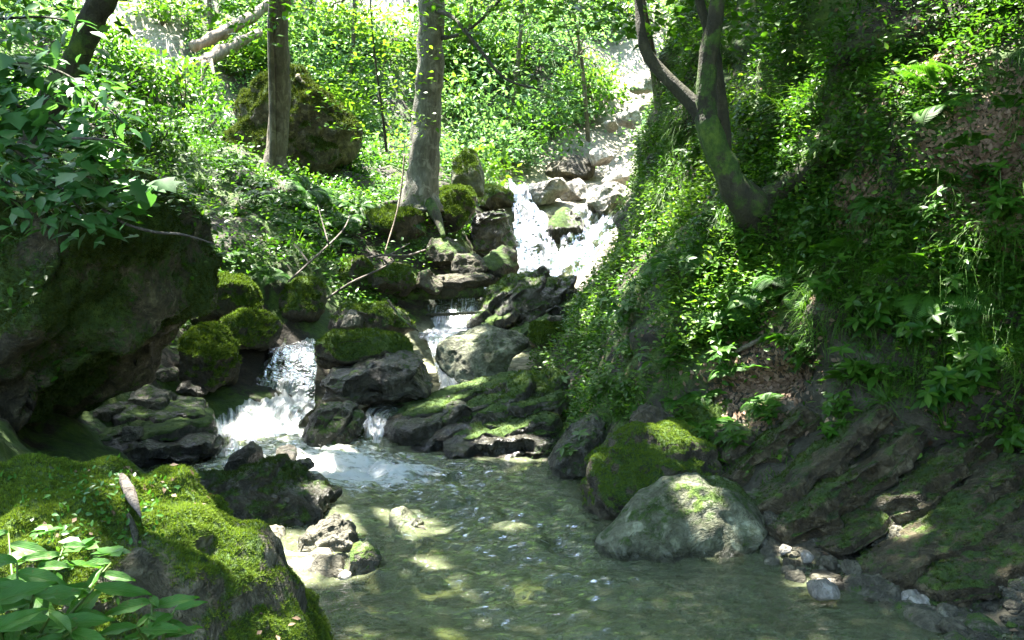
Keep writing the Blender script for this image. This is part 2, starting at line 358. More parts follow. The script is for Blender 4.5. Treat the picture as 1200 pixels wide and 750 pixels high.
# ------------------------------------------------------------------ terrain: one sheet, stream bed, banks, far hillside
SEC = [
 (-6.0, [(-14, 9), (-8, 5), (-4, 2), (-2, .2), (0, -.4), (2.4, -.1), (3.2, .5), (4.8, 2.8), (6.2, 5), (14, 14)]),
 (2.0, [(-14, 9), (-8, 5.5), (-4, 2.2), (-1.2, -.1), (.3, -.45), (2.2, -.1), (3.3, .4), (4.7, 2.4), (5.9, 4.6), (13, 13)]),
 (4.5, [(-14, 10), (-8, 6), (-4, 2), (-1.3, -.1), (.2, -.4), (1.75, -.02), (2.9, .3), (4.1, 2.3), (5.1, 4.5), (12, 13)]),
 (5.3, [(-14, 10), (-8, 6), (-4.2, 2), (-1.8, -.1), (0, -.4), (1.4, -.02), (2.45, .36), (3.5, 2.3), (4.4, 4.5), (11, 13)]),
 (6.3, [(-14, 10), (-8, 6), (-4.6, 1.2), (-2.4, -.08), (-.5, -.35), (.75, .0), (1.75, .46), (2.8, 2.4), (3.7, 4.6), (10, 13)]),
 (7.5, [(-14, 10), (-8, 6), (-4.6, 1.2), (-2.7, -.05), (-1, -.25), (.3, -.05), (1.0, .6), (2.1, 2.3), (3.0, 4.5), (9.5, 13)]),
 (8.5, [(-14, 10), (-8, 6), (-4.6, 1.5), (-2.9, .1), (-1.3, -.2), (.25, -.02), (.95, .7), (1.9, 2.3), (2.8, 4.5), (9, 13)]),
 (9.4, [(-14, 10), (-8, 6), (-4.5, 1.8), (-2.9, .35), (-1.3, -.02), (.25, .12), (1.0, 1.0), (1.8, 2.5), (2.6, 4.6), (9, 13)]),
 (10.5, [(-14, 9), (-8, 5), (-4.4, 2.2), (-2.6, .75), (-1.3, .3), (.25, .35), (1.2, 1.35), (1.85, 2.7), (2.4, 4.8), (8.5, 13)]),
 (12.5, [(-14, 8), (-8, 4.5), (-4, 2.4), (-1.7, 1.3), (-.6, .6), (.4, .68), (1.5, 1.65), (1.9, 3.0), (2.3, 5), (8, 13)]),
 (14.0, [(-14, 8), (-8, 4.2), (-3.6, 2.7), (-1.3, 2.2), (-.2, .9), (.6, .98), (1.75, 2.1), (2.1, 3.4), (2.5, 5.5), (8, 13)]),
 (15.6, [(-14, 8), (-8, 4.3), (-3.6, 3.0), (-1.0, 2.4), (.05, 1.1), (1.5, 1.15), (2.45, 2.2), (2.8, 3.8), (3.5, 6), (9, 13)]),
 (17.1, [(-14, 8.5), (-8, 4.8), (-4, 3.3), (-1.2, 2.9), (.1, 2.45), (2.0, 2.4), (2.9, 3.0), (3.9, 5), (4.9, 7), (10, 13)]),
 (19.5, [(-14, 9), (-9, 6), (-5, 4.2), (-2, 3.7), (.1, 3.0), (2.2, 2.95), (3.6, 3.5), (5.2, 5.5), (6.7, 8), (12, 14)]),
 (22.0, [(-14, 11), (-9, 8), (-5, 6.2), (-2, 5.6), (.1, 4.8), (2.5, 4.2), (4.2, 4.8), (6, 7), (8, 9), (14, 15)]),
 (26.0, [(-15, 15), (-9, 12), (-5, 10), (-2, 9.5), (.1, 8.9), (2.5, 8.3), (4.5, 8.7), (7, 10), (9, 12), (15, 17)]),
 (32.0, [(-16, 22), (-9, 20), (-5, 18), (-2, 17.5), (.1, 17), (2.5, 16), (4.5, 16), (7, 17), (9, 19), (16, 22)]),
 (42.0, [(-18, 31), (-9, 30), (-5, 29), (-2, 28), (.1, 27), (2.5, 26), (4.5, 26), (7, 27), (9, 28), (18, 31)]),
]
def box_smooth(A, k, axis):
    for _ in range(k):
        B = np.concatenate([A.take([0], axis), A, A.take([-1], axis)], axis)
        n = A.shape[axis]
        A = (B.take(range(0, n), axis) + 2 * A + B.take(range(2, n + 2), axis)) / 4
    return A
def build_terrain():
    Ys = np.concatenate([np.linspace(-6, 3.5, 36)[:-1], np.linspace(3.5, 18, 240)[:-1], np.linspace(18, 42, 130)])
    per = [12, 34, 40, 30, 26, 34, 44, 40, 16]
    tt = np.concatenate([i + np.arange(n) / n for i, n in enumerate(per)] + [[9.0]])
    sy = np.array([s[0] for s in SEC]); P = np.array([s[1] for s in SEC], float)
    Q = np.stack([np.stack([np.interp(Ys, sy, P[:, k, c]) for k in range(10)], 1) for c in (0, 1)], 2)
    i0 = np.minimum(tt.astype(int), 8); fr = (tt - i0)[None, :, None]
    G = Q[:, i0] * (1 - fr) + Q[:, i0 + 1] * fr
    G = box_smooth(box_smooth(G, 14, 1), 8, 0)
    V = np.stack([G[..., 0], np.repeat(Ys[:, None], len(tt), 1), G[..., 1]], 2)
    m, n = V.shape[:2]; V = V.reshape(-1, 3)
    idx = np.arange(m * n).reshape(m, n)
    Fc = np.stack([idx[:-1, :-1], idx[:-1, 1:], idx[1:, 1:], idx[1:, :-1]], 2).reshape(-1, 4)
    N = vnormals(V, Fc)
    T = np.tile(tt, m); Y = V[:, 1]
    slope = np.clip(np.abs(T - 4.5) - .55, 0, 1.5) / 1.5
    amp = .02 + (.30 + .14 * (T > 5)) * slope * sstep(0, 1, slope * 2)
    amp = amp + sstep(19, 24, Y) * .25
    nz = fbm(V * .75, 4, 3) * 1.0 + .35 * fbm(V * 2.4, 4, 9)
    strat = V @ unit(np.array([-.62, -.12, .78]))
    q = strat * 4.2 + .7 * fbm(V * .8, 3, 21); lay = np.floor(q)
    la = _hash(lay.astype(np.int64), lay.astype(np.int64) * 0 + 3, lay.astype(np.int64) * 0, 4)
    fq = q - lay
    ledge = (la * .6 + .4 * (1 - fq)) * sstep(0, .12, fq)
    top_ = 1.1 - .95 * sstep(6.2, 8, Y); rocky = sstep(.3, .8, T - 4.6) * (1 - sstep(top_, top_ + .4, T - 5 + .25 * fbm(V * 1.3, 3, 5))) * (1 - sstep(17, 19, Y))
    V = V + N * (nz * amp + ledge * (.16 * rocky + .20 * sstep(5.4, 6, T) * (1 - sstep(15, 17, Y))) + .025 * fbm(V * 7, 3, 13))[:, None]
    N = vnormals(V, Fc)
    bed = (1 - sstep(.35, .6, np.abs(T - 4.35) - .2)) * (1 - sstep(20, 21, Y))
    moss = np.clip(.55 + .5 * fbm(V * .9, 4, 31) - .2 * rocky, 0, 1) * (1 - bed)
    scree = np.zeros(len(V))
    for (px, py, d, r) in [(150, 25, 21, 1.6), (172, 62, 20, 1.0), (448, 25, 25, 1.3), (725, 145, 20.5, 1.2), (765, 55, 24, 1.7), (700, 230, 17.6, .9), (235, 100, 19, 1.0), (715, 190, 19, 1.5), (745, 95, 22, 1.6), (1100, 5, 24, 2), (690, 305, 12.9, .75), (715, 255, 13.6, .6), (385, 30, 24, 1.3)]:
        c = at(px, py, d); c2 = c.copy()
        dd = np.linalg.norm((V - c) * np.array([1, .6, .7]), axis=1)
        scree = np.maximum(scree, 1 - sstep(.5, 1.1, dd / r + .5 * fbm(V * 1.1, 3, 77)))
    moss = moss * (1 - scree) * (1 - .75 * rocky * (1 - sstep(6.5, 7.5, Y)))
    for (px_, py_, d_, r_, top) in [(462, 622, 5.75, .34, -.02), (350, 668, 5.05, .34, .03)]:
        c = at(px_, py_, d_); q_ = 1 - sstep(.35, 1.0, np.hypot(V[:, 0] - c[0], V[:, 1] - c[1]) / r_ + .3 * fbm(V * 5, 3, 15))
        V[:, 2] = np.where((V[:, 2] < top), V[:, 2] * (1 - q_) + (top + .02 * fbm(V * 9, 3, 16)) * q_, V[:, 2]); scree = np.maximum(scree, .8 * q_)
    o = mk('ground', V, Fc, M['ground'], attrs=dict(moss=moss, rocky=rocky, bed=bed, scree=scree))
    tag(o, kind='structure')
    return V, Fc, N, T, dict(bed=bed, rocky=rocky, moss=moss, scree=scree)
TV, TF, TN, TT, TA = build_terrain()
TREE = BVHTree.FromPolygons(TV.tolist(), TF.tolist())
def hit(px, py):
    d = Vector(ray(px, py)).normalized()
    h = TREE.ray_cast(Vector(CAM), d)
    if h[0] is None: return at(px, py, 10), np.array([0, 0, 1.0])
    n = np.array(h[1]);
    return np.array(h[0]), n if n[2] > 0 else -n
def drop(x, y, z=30):
    h = TREE.ray_cast(Vector((x, y, z)), Vector((0, 0, -1)))
    return np.array(h[0]) if h[0] is not None else np.array([x, y, 0])

# ------------------------------------------------------------------ rocks
_ico = {}
def ico(sub):
    if sub not in _ico:
        bm = bmesh.new(); bmesh.ops.create_icosphere(bm, subdivisions=sub, radius=1)
        _ico[sub] = (np.array([v.co[:] for v in bm.verts]), np.array([[v.index for v in f.verts] for f in bm.faces])); bm.free()
    return _ico[sub]
def rock(name, label, outline, d, depth, mat='rock_grey', seed=0, sub=5, tilt=.35, facets=5, rough=.08, strata=None, moss=.3, wet=0, cat=None, group=None, fuzz=0, fuzz_size=.014, fuzz_mat='moss_mid', power=.8, fine=.02, mscale=2.2, waterline=None, allmoss=0):
    """a boulder whose silhouette from the path is OUTLINE (photo pixels) standing DEPTH metres thick at distance d"""
    rg = np.random.default_rng(seed + 100)
    O = np.array([at(x, y, d) for x, y in outline])[:, [0, 2]]
    ctr = np.array([(O[:, 0].min() + O[:, 0].max()) / 2, (O[:, 1].min() + O[:, 1].max()) / 2])
    V, Fc = ico(sub); V = V.copy(); Fc = Fc.copy()
    slab = strata is not None
    for k in range(facets * 2):
        n = unit(rg.normal(size=3) * np.array([.8, 1, .8]) + np.array([0, -.5, .3])); off = rg.uniform(.5, .88)
        sd = V @ n - off
        V = V - np.where(sd > 0, sd * .93, 0)[:, None] * n
    rho = np.hypot(V[:, 0], V[:, 2]); th = np.arctan2(V[:, 2], V[:, 0])
    a = np.linspace(-math.pi, math.pi, 361); R = np.zeros(361)
    m = len(O)
    for i, t in enumerate(a):
        dv = np.array([math.cos(t), math.sin(t)]); best = 0
        for j in range(m):
            p, q = O[j] - ctr, O[(j + 1) % m] - ctr; e = q - p
            den = dv[0] * e[1] - dv[1] * e[0]
            if abs(den) < 1e-9: continue
            s_ = (p[0] * e[1] - p[1] * e[0]) / den; u = (p[0] * dv[1] - p[1] * dv[0]) / den
            if s_ > 0 and -1e-6 <= u <= 1 + 1e-6: best = max(best, s_)
        R[i] = best
    R = np.where(R <= 0, R[R > 0].mean() if (R > 0).any() else .1, R)
    Rr = np.concatenate([R[:-1], R[:-1], R[:-1]]); kk = np.ones(9) / 9
    R = np.convolve(Rr, kk, 'same')[360:720]; R = np.append(R, R[0])
    g = rho ** (power * (.7 if slab else 1))
    W = np.stack([ctr[0] + np.interp(th, a, R) * g * np.cos(th), d + depth * V[:, 1], ctr[1] + np.interp(th, a, R) * g * np.sin(th)], 1)
    hgt = O[:, 1].max() - O[:, 1].min(); size = math.sqrt(max(hgt, .02) * max(O[:, 0].max() - O[:, 0].min(), .02))
    W[:, 1] += tilt * (W[:, 2] - ctr[1])
    N = vnormals(W, Fc)
    disp = rough * size * (fbm(W / size * 1.7 + seed, 4, seed) + 1.0 * (np.abs(fbm(W / size * 2.6 + seed, 4, seed + 3)) - .2) - .6 * (np.abs(fbm(W / size * 5.5 + seed, 4, seed + 13)) - .2))
    if strata is not None:
        sn, fq_, am = strata
        q = (W @ unit(np.array(sn, float))) / size * fq_ + .5 * fbm(W / size * 1.5, 3, seed + 8); lay = np.floor(q).astype(np.int64)
        la = _hash(lay, lay * 0 + seed, lay * 0, 9); f_ = q - lay
        disp = disp + 1.35 * am * size * ((la * .6 + .4 * (1 - f_)) * sstep(0, .2, f_) - .35)
    W = W + N * disp[:, None]
    N = vnormals(W, Fc)
    W = W + N * (fine * size * fbm(W / size * 9, 4, seed + 40))[:, None]
    N = vnormals(W, Fc)
    mo = np.clip(moss * 1.1 * (sstep(-.1, .75, N[:, 2]) + .15) + .55 * moss ** .5 * fbm(W / size * mscale, 4, seed + 60) * min(1, moss * 3), 0, 1)
    if allmoss: mo = np.maximum(mo, np.clip(allmoss + .75 * fbm(W * 2.2, 5, seed + 61), 0, 1))
    zmin = W[:, 2].min()
    wl = at(600, waterline, d)[2] if waterline else zmin
    wt = np.full(len(W), float(wet)); wt = np.maximum(wt, (1 - sstep(.02, .09, W[:, 2] - wl + .03 * fbm(W * 9, 2, 3))) if waterline else 0)
    mo = mo * (1 - .9 * ((wt > .5) & (waterline is not None)))
    base = np.array([ctr[0], W[:, 1].mean(), zmin])
    o = mk(name, W, Fc, M[mat], loc=base, attrs=dict(moss=mo, wet=wt))
    tag(o, label, cat or name.split('_')[-1], group)
    if fuzz:
        moss_part(o, W, Fc, N, mo, fuzz, fuzz_size, fuzz_mat)
    return o, W, Fc, N, mo
def sample(V, Fc, n, weight=None):
    a, b, c = V[Fc[:, 0]], V[Fc[:, 1]], V[Fc[:, 2]]
    if Fc.shape[1] == 4:
        Fc = np.concatenate([Fc[:, [0, 1, 2]], Fc[:, [0, 2, 3]]]); a, b, c = V[Fc[:, 0]], V[Fc[:, 1]], V[Fc[:, 2]]
    w = np.linalg.norm(np.cross(b - a, c - a), axis=1)
    if weight is not None: w = w * np.maximum(weight[Fc].mean(1), 0)
    w = w / w.sum()
    f = RNG.choice(len(Fc), n, p=w); r1 = np.sqrt(RNG.random(n)); r2 = RNG.random(n)
    B = np.stack([1 - r1, r1 * (1 - r2), r1 * r2], 1)
    return np.einsum('nk,nkj->nj', B, V[Fc[f]]), f, B, Fc[f]
def moss_part(parent, V, Fc, N, mo, count, size, mat='moss'):
    facing = (N @ unit(np.array([0, -.8, .6]))) > -.45
    w = sstep(.42, .62, mo) * facing
    if w.sum() < 1: return
    P, f, B, tri = sample(V, Fc, count, w)
    n = unit(np.einsum('nk,nkj->nj', B, N[tri]) + .25 * rdir(count) + np.array([0, 0, .25]))
    R = basis(unit(np.cross(n, rdir(count))), n)
    TV_, TF_ = place(TUFT, TUFT_F, P - n * size * .12, R, size * RNG.uniform(.6, 1.4, count))
    mk('moss', TV_, TF_, M[mat], parent, smooth=False)

def box_outline(x0, y0, x1, y1, seed=0, n=11, j=.13, sq=.75):
    rg = np.random.default_rng(seed + 7); cx, cy, rx, ry = (x0 + x1) / 2, (y0 + y1) / 2, (x1 - x0) / 2, (y1 - y0) / 2
    out = []
    for k in range(n):
        t = 2 * math.pi * (k + rg.uniform(-.25, .25)) / n
        c, s_ = math.cos(t), math.sin(t)
        r = 1 + rg.uniform(-j, j * .3)
        out.append((cx + rx * r * math.copysign(abs(c) ** sq, c), cy - ry * r * math.copysign(abs(s_) ** sq, s_)))
    return out
BED = (-.35, -.25, .9); SLANT = (-.62, -.15, .77)

# the big overhanging boulder
A_out = [(-260, 215), (-120, 170), (0, 160), (70, 176), (150, 196), (210, 222), (245, 254), (247, 300), (238, 350), (220, 405), (185, 448), (140, 492), (80, 528), (0, 548), (-260, 570)]
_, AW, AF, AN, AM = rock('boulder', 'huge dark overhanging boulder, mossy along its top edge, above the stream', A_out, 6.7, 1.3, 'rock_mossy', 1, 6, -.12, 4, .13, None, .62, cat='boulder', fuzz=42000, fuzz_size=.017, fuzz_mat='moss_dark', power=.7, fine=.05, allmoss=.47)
# foreground mossy rock
B_out = [(-220, 575), (-60, 560), (0, 556), (60, 552), (125, 568), (180, 592), (225, 612), (262, 642), (295, 684), (340, 728), (390, 790), (420, 900), (300, 960), (-220, 960)]
_, BW, BF, BN, BM = rock('boulder', 'foreground boulder covered in bright green moss with a broken stick on it', B_out, 2.45, .55, 'rock_fore', 2, 6, .45, 2, .055, None, .52, cat='boulder', fuzz=52000, fuzz_size=.008, fuzz_mat='moss', power=.72, fine=.06, mscale=4)
ROCKS = [
 # name, label, outline or box, d, depth, mat, kw
 ('boulder', 'low boulder with a green mossy cap against the huge overhanging boulder', [(228, 332), (250, 317), (280, 322), (298, 345), (302, 362), (280, 385), (230, 380), (222, 350)], 10.3, .5, 'rock_dark', dict(moss=.7, fuzz=2600, fuzz_size=.03)),
 ('rock', 'mossy rounded rock overhanging the top of the wide cascade', [(262, 372), (282, 358), (310, 363), (327, 386), (320, 405), (290, 413), (262, 402)], 9.9, .45, 'rock_dark', dict(moss=.6, fuzz=1500, fuzz_size=.03)),
 ('rock', 'blocky dark rock with moss on its top beside the foot of the wide cascade', [(216, 392), (232, 379), (258, 380), (275, 408), (280, 428), (268, 460), (232, 468), (214, 445)], 9.2, .45, 'rock_dark', dict(moss=.65, fuzz=2000, fuzz_size=.028)),
 ('rock', 'grey angular rock at the foot of the huge overhanging boulder', (148, 450, 212, 490), 8.3, .35, 'rock_grey', dict(moss=.35)),
 ('stone', 'small mossy stone in the dark corner under the huge boulder', (62, 520, 98, 548), 7.2, .2, 'rock_brown', dict(moss=.6)),
 ('stone', 'pale wedge shaped stone resting on the stepped grey shelf', (140, 500, 168, 516), 7.4, .12, 'rock_grey', dict(moss=.1)),
 ('stone', 'small square stone under the belly of the huge boulder, beside the angular grey rock', (180, 428, 208, 448), 8.8, .15, 'rock_grey', dict(moss=.3)),
 ('stone', 'small flat stone beside the splash at the foot of the wide cascade', (205, 446, 245, 466), 8.8, .2, 'rock_wet', dict(moss=.2)),
 # centre
 ('boulder', 'large dark boulder with a mossy ledged top between the wide cascade and the narrow chute', [(362, 440), (372, 418), (410, 412), (470, 405), (500, 418), (515, 450), (514, 470), (480, 478), (420, 480), (375, 474)], 9.3, .6, 'rock_wet', dict(sub=6, strata=((-.1, -.25, .95), 3.6, .12), moss=.35, facets=3)),
 ('rock_slab', 'thick mossy slab lying on the large dark boulder at mid stream', [(370, 395), (385, 384), (430, 383), (470, 388), (492, 400), (490, 420), (455, 428), (400, 432), (372, 425)], 9.7, .5, 'rock_dark', dict(strata=((0, -.2, .97), 4, .12), moss=.6, fuzz=1600, fuzz_size=.025)),
 ('rock', 'brown mossy rock with a fallen twig, upstream of the thick mossy slab', [(380, 372), (400, 352), (445, 352), (480, 366), (494, 388), (460, 396), (400, 396), (378, 388)], 10.6, .45, 'rock_brown', dict(moss=.5, fuzz=900, fuzz_size=.03)),
 ('stone', 'round grey stone set into the brown rock at mid stream', (398, 362, 428, 388), 10.2, .2, 'rock_grey', dict(moss=.15)),
 ('rock', 'rounded layered rock splitting the white water below the large dark boulder', [(345, 510), (352, 485), (372, 475), (405, 476), (421, 490), (422, 515), (412, 540), (380, 545), (352, 535)], 8.2, .35, 'rock_wet', dict(strata=(SLANT, 5, .1), moss=.4, waterline=538)),
 ('boulder', 'pale green grey rounded boulder with a flat shoulder beside the narrow chute', [(503, 400), (520, 385), (548, 377), (580, 378), (604, 391), (636, 394), (630, 408), (612, 428), (590, 446), (560, 456), (530, 448), (512, 425)], 10.2, .55, 'rock_pale', dict(sub=6, moss=.25, allmoss=.15, facets=6, rough=.1)),
 ('rock_slab', 'mossy slanting slab climbing from the dark bedded slab to the grassy slope', [(500, 490), (520, 470), (580, 455), (640, 440), (668, 450), (655, 490), (640, 518), (570, 522), (520, 512)], 8.6, .5, 'rock_wet', dict(sub=6, strata=(SLANT, 7, .09), moss=.5, tilt=.6, fuzz=1200, fuzz_size=.022)),
 ('rock_slab', 'smooth dark slab leaning out of the slope above the pool, beside the mossy big boulder', [(640, 545), (648, 522), (672, 500), (700, 490), (712, 505), (700, 540), (682, 560), (650, 560)], 7.2, .35, 'rock_wet', dict(strata=(SLANT, 4, .08), moss=.35, tilt=.5)),
 ('rock_slab', 'steep outcrop of thin tilted beds below the upper waterfall', [(555, 365), (562, 335), (590, 316), (640, 318), (668, 330), (700, 352), (690, 380), (650, 395), (610, 392), (575, 380)], 12.3, .7, 'rock_wet', dict(sub=6, strata=((-.55, -.2, .8), 9, .11), moss=.4, tilt=.5, fuzz=900, fuzz_size=.03)),
 ('rock', 'mossy rock closing the step between the tilted beds and pale boulder', (612, 372, 672, 410), 11.0, .4, 'rock_brown', dict(moss=.7, fuzz=1500, fuzz_size=.025)),
 ('stone', 'small bluish stone on the moss below the sunlit fern patch', (640, 369, 660, 378), 10.4, .1, 'rock_grey', dict(moss=0)),
 # rock pile below the standing trunk
 ('rock', 'angular block with a mossy top in the pile under the lichen spotted trunk', [(496, 300), (505, 276), (525, 275), (548, 292), (545, 315), (515, 320)], 13.4, .4, 'rock_brown', dict(moss=.5)),
 ('rock', 'tilted brown block at the middle of the pile under the lichen spotted trunk', [(525, 318), (535, 297), (560, 296), (575, 312), (568, 335), (535, 336)], 13.1, .35, 'rock_brown', dict(moss=.3)),
 ('rock', 'rounded block with green streaks at the stream end of the pile', [(560, 320), (570, 290), (590, 280), (606, 295), (610, 315), (600, 330), (575, 333)], 13.4, .4, 'rock_dark', dict(moss=.5)),
 ('rock', 'long flat block at the bottom of the pile above the log', (500, 316, 590, 338), 12.9, .3, 'rock_brown', dict(moss=.35, strata=((0, -.2, .97), 5, .1))),
 ('rock', 'mossy hump beside the crossed dead branches in the pile', [(425, 345), (435, 320), (462, 306), (480, 312), (490, 335), (480, 345)], 12.4, .4, 'rock_brown', dict(moss=.55, fuzz=900, fuzz_size=.03)),
 ('rock', 'smaller striped rock next to the mossy hump above the log', [(478, 340), (486, 315), (505, 312), (520, 335), (515, 346)], 12.5, .3, 'rock_brown', dict(moss=.4)),
 ('rock', 'dark dripping ledge beside the upper waterfall', [(545, 285), (550, 250), (575, 232), (598, 240), (606, 275), (608, 300), (580, 305), (552, 300)], 15.3, .6, 'rock_wet', dict(strata=((0, -.2, .97), 4, .14), moss=.45)),
 ('rock', 'moss capped rock at the lip of the upper waterfall', [(555, 230), (562, 215), (585, 212), (602, 222), (604, 242), (580, 250), (558, 246)], 16.9, .5, 'rock_brown', dict(moss=.6, fuzz=700, fuzz_size=.03)),
 ('rock', 'pointed mossy rock standing just behind the lichen spotted trunk', [(522, 228), (530, 190), (543, 168), (556, 176), (566, 205), (570, 232)], 15.8, .5, 'rock_pale', dict(moss=.5, fuzz=900, fuzz_size=.03)),
 ('boulder', 'pale rounded boulder at the top of the upper waterfall', [(606, 232), (612, 216), (635, 207), (660, 208), (668, 222), (650, 238), (622, 243)], 17.4, .45, 'rock_white', dict(moss=.05)),
 ('boulder', 'cream coloured boulder with a dark hollow, next to the pale rounded boulder above the fall', [(650, 222), (658, 208), (680, 208), (690, 222), (686, 236), (660, 238)], 18.0, .4, 'rock_white', dict(moss=.1)),
 ('boulder', 'long white sunlit boulder sloping beside the top of the fall', [(672, 245), (690, 222), (712, 205), (735, 215), (752, 232), (740, 248), (700, 255)], 17.2, .5, 'rock_white', dict(moss=0)),
 ('boulder', 'white block of limestone under the thin trunk at the bright bend', [(705, 215), (715, 188), (745, 176), (768, 190), (770, 215), (740, 228)], 19.0, .5, 'rock_white', dict(moss=.02)),
 ('rock', 'dark mossy rock with plants dividing the upper waterfall', [(640, 262), (648, 240), (664, 232), (682, 246), (686, 272), (672, 298), (650, 292)], 16.6, .35, 'rock_wet', dict(moss=.5)),
 ('boulder', 'brown rock wall standing under the bright hillside leaves', [(628, 205), (645, 188), (680, 178), (700, 190), (690, 212), (640, 214)], 20, .6, 'rock_brown', dict(moss=.2)),
 # gully
 ('boulder', 'white boulder in the bright gully just above the long sloping boulder', (690, 172, 722, 196), 19.6, .4, 'rock_white', dict(moss=0.05)),
 ('boulder', 'lone white boulder halfway up the bright gully', (722, 128, 752, 152), 21, .4, 'rock_white', dict(moss=0.02)),
 ('boulder', 'small white boulder in the gully under the thin bare trunk', (738, 150, 764, 172), 20.2, .4, 'rock_white', dict(moss=0.02)),
 ('boulder', 'grey white boulder high in the bright gully', (735, 88, 768, 112), 22.5, .4, 'rock_white', dict(moss=0.05)),
 ('boulder', 'low white boulder where the gully meets the hillside leaves', (706, 140, 726, 156), 20.6, .4, 'rock_white', dict(moss=0.1)),
 ('boulder', 'topmost pale boulder of the bright gully', (752, 58, 778, 76), 24, .4, 'rock_white', dict(moss=0.05)),
 # background left
 ('boulder', 'tall mossy outcrop behind the slim twin trunk', [(255, 185), (268, 150), (285, 112), (312, 84), (345, 76), (385, 108), (412, 150), (408, 195), (345, 215), (265, 212)], 15.8, 1.2, 'rock_mossy', dict(sub=6, moss=.7, fuzz=12000, fuzz_size=.04, fuzz_mat='moss_dark', rough=.14)),
 ('rock', 'pale lichen spotted rock low on the mossy slope between the two standing trunks', (290, 214, 345, 250), 13.6, .5, 'rock_grey', dict(moss=.35)),
 ('rock', 'mossy rock with a pale face halfway up the slope below the slim twin trunk', (290, 275, 345, 310), 12, .4, 'rock_grey', dict(moss=.5, fuzz=600, fuzz_size=.03)),
 ('rock', 'grey stone half sunk in moss beside the sunlit grass clump', (245, 275, 285, 310), 11.2, .35, 'rock_grey', dict(moss=.3)),
 ('rock', 'mossy rounded rock beside the upper pool of the wide cascade', (330, 325, 382, 378), 11.0, .4, 'rock_brown', dict(moss=.6, fuzz=900, fuzz_size=.03)),
 ('rock', 'mossy stone under the hanging pale vine', (385, 300, 440, 345), 12.2, .4, 'rock_brown', dict(moss=.6, fuzz=900, fuzz_size=.03)),
 ('rock', 'moss covered rock bulging below the roots of the lichen spotted trunk', (420, 240, 500, 295), 13.6, .6, 'rock_brown', dict(moss=.75, fuzz=2200, fuzz_size=.035)),
 ('rock', 'moss covered rock right behind the lichen spotted trunk base', (500, 215, 560, 275), 14.6, .6, 'rock_brown', dict(moss=.75, fuzz=2000, fuzz_size=.035)),
 # pool rocks
 ('boulder', 'dark mossy boulder in the pool with one pale sunlit shoulder', [(216, 590), (222, 570), (240, 560), (268, 556), (292, 550), (318, 543), (340, 548), (358, 560), (378, 568), (400, 585), (402, 604), (375, 618), (320, 622), (260, 618), (228, 608)], 6.0, .42, 'rock_wet', dict(sub=6, strata=(SLANT, 3, .06), moss=.45, rough=.12, waterline=618, fuzz=2200, fuzz_size=.014, fuzz_mat='moss_dark')),
 ('stone', 'smooth black stone in the foam behind the dark mossy boulder', [(265, 548), (272, 530), (290, 520), (304, 527), (308, 545), (290, 556), (270, 556)], 7.0, .2, 'rock_dark', dict(moss=0, wet=.4)),
 ('stone', 'little brown stone poking out of the foam beside the black stone', (322, 522, 352, 544), 7.3, .15, 'rock_brown', dict(moss=.25, wet=.3)),
 ('stone', 'flat wet stone in the foam just past the little brown stone', (338, 536, 370, 552), 6.9, .14, 'rock_wet', dict(moss=.1, wet=.5)),
 ('stone', 'rounded stone with a white sunlit top at the edge of the gravel bar', (276, 613, 334, 650), 5.5, .2, 'rock_grey', dict(moss=.05, waterline=648)),
 ('rock', 'upright grey rock standing on the gravel bar', [(345, 650), (360, 620), (378, 600), (396, 598), (412, 622), (424, 648), (400, 660), (360, 662)], 5.35, .22, 'rock_grey', dict(moss=.08, rough=.12)),
 ('stone', 'small block with a dark mossy side at the tip of the gravel bar', [(405, 665), (412, 640), (430, 633), (446, 645), (449, 672), (430, 684), (408, 682)], 4.95, .14, 'rock_grey', dict(moss=.5, waterline=680)),
 ('stone', 'flat pale stone on the gravel bar below the upright grey rock', (352, 645, 412, 690), 5.0, .18, 'rock_grey', dict(moss=.05)),
 ('stone', 'pinkish white stone at the near edge of the gravel bar', (305, 645, 362, 684), 5.05, .18, 'rock_white', dict(moss=0)),
 ('stone', 'small cream stone wedged beside the pinkish white stone', (352, 670, 385, 692), 4.85, .1, 'rock_white', dict(moss=0)),
 ('rock', 'yellow mossy rock standing in the sunlit shallows', [(448, 618), (455, 602), (470, 598), (488, 606), (500, 618), (480, 628), (455, 628)], 5.75, .15, 'rock_pale', dict(moss=.3, waterline=622)),
 # right bank
 ('boulder', 'big dark boulder with a broad mossy back behind the pale pool boulder', [(680, 575), (690, 548), (715, 520), (745, 503), (790, 494), (812, 500), (840, 525), (858, 555), (830, 582), (770, 598), (715, 608), (690, 600)], 6.25, .45, 'rock_brown', dict(sub=6, moss=.55, mscale=3.6, rough=.11, waterline=606, fuzz=8000, fuzz_size=.012, facets=3, fuzz_mat='moss')),
 ('boulder', 'pale green boulder shaped like a loaf at the edge of the pool', [(692, 632), (720, 610), (750, 585), (785, 568), (830, 562), (872, 570), (897, 592), (902, 614), (882, 638), (845, 664), (760, 668), (702, 650)], 5.4, .38, 'rock_pale', dict(sub=6, moss=.34, fuzz=500, fuzz_size=.008, fuzz_mat='moss_dark', allmoss=.2, waterline=641, facets=2, rough=.045)),
 ('rock', 'knobbly brown rock perched on top of the big dark mossy boulder', [(733, 505), (735, 482), (750, 470), (775, 472), (788, 485), (778, 500), (750, 520), (738, 518)], 6.5, .16, 'rock_brown', dict(moss=.2, rough=.16)),
 ('rock', 'mossy slanting rock behind the big dark boulder, under the herbs', (790, 468, 888, 535), 6.7, .3, 'rock_brown', dict(moss=.7, fuzz=1500, fuzz_size=.014)),
 ('rock', 'dark brown block leaning beside the big mossy boulder', (830, 492, 890, 545), 6.4, .25, 'rock_brown', dict(moss=.4, strata=(SLANT, 3, .08))),
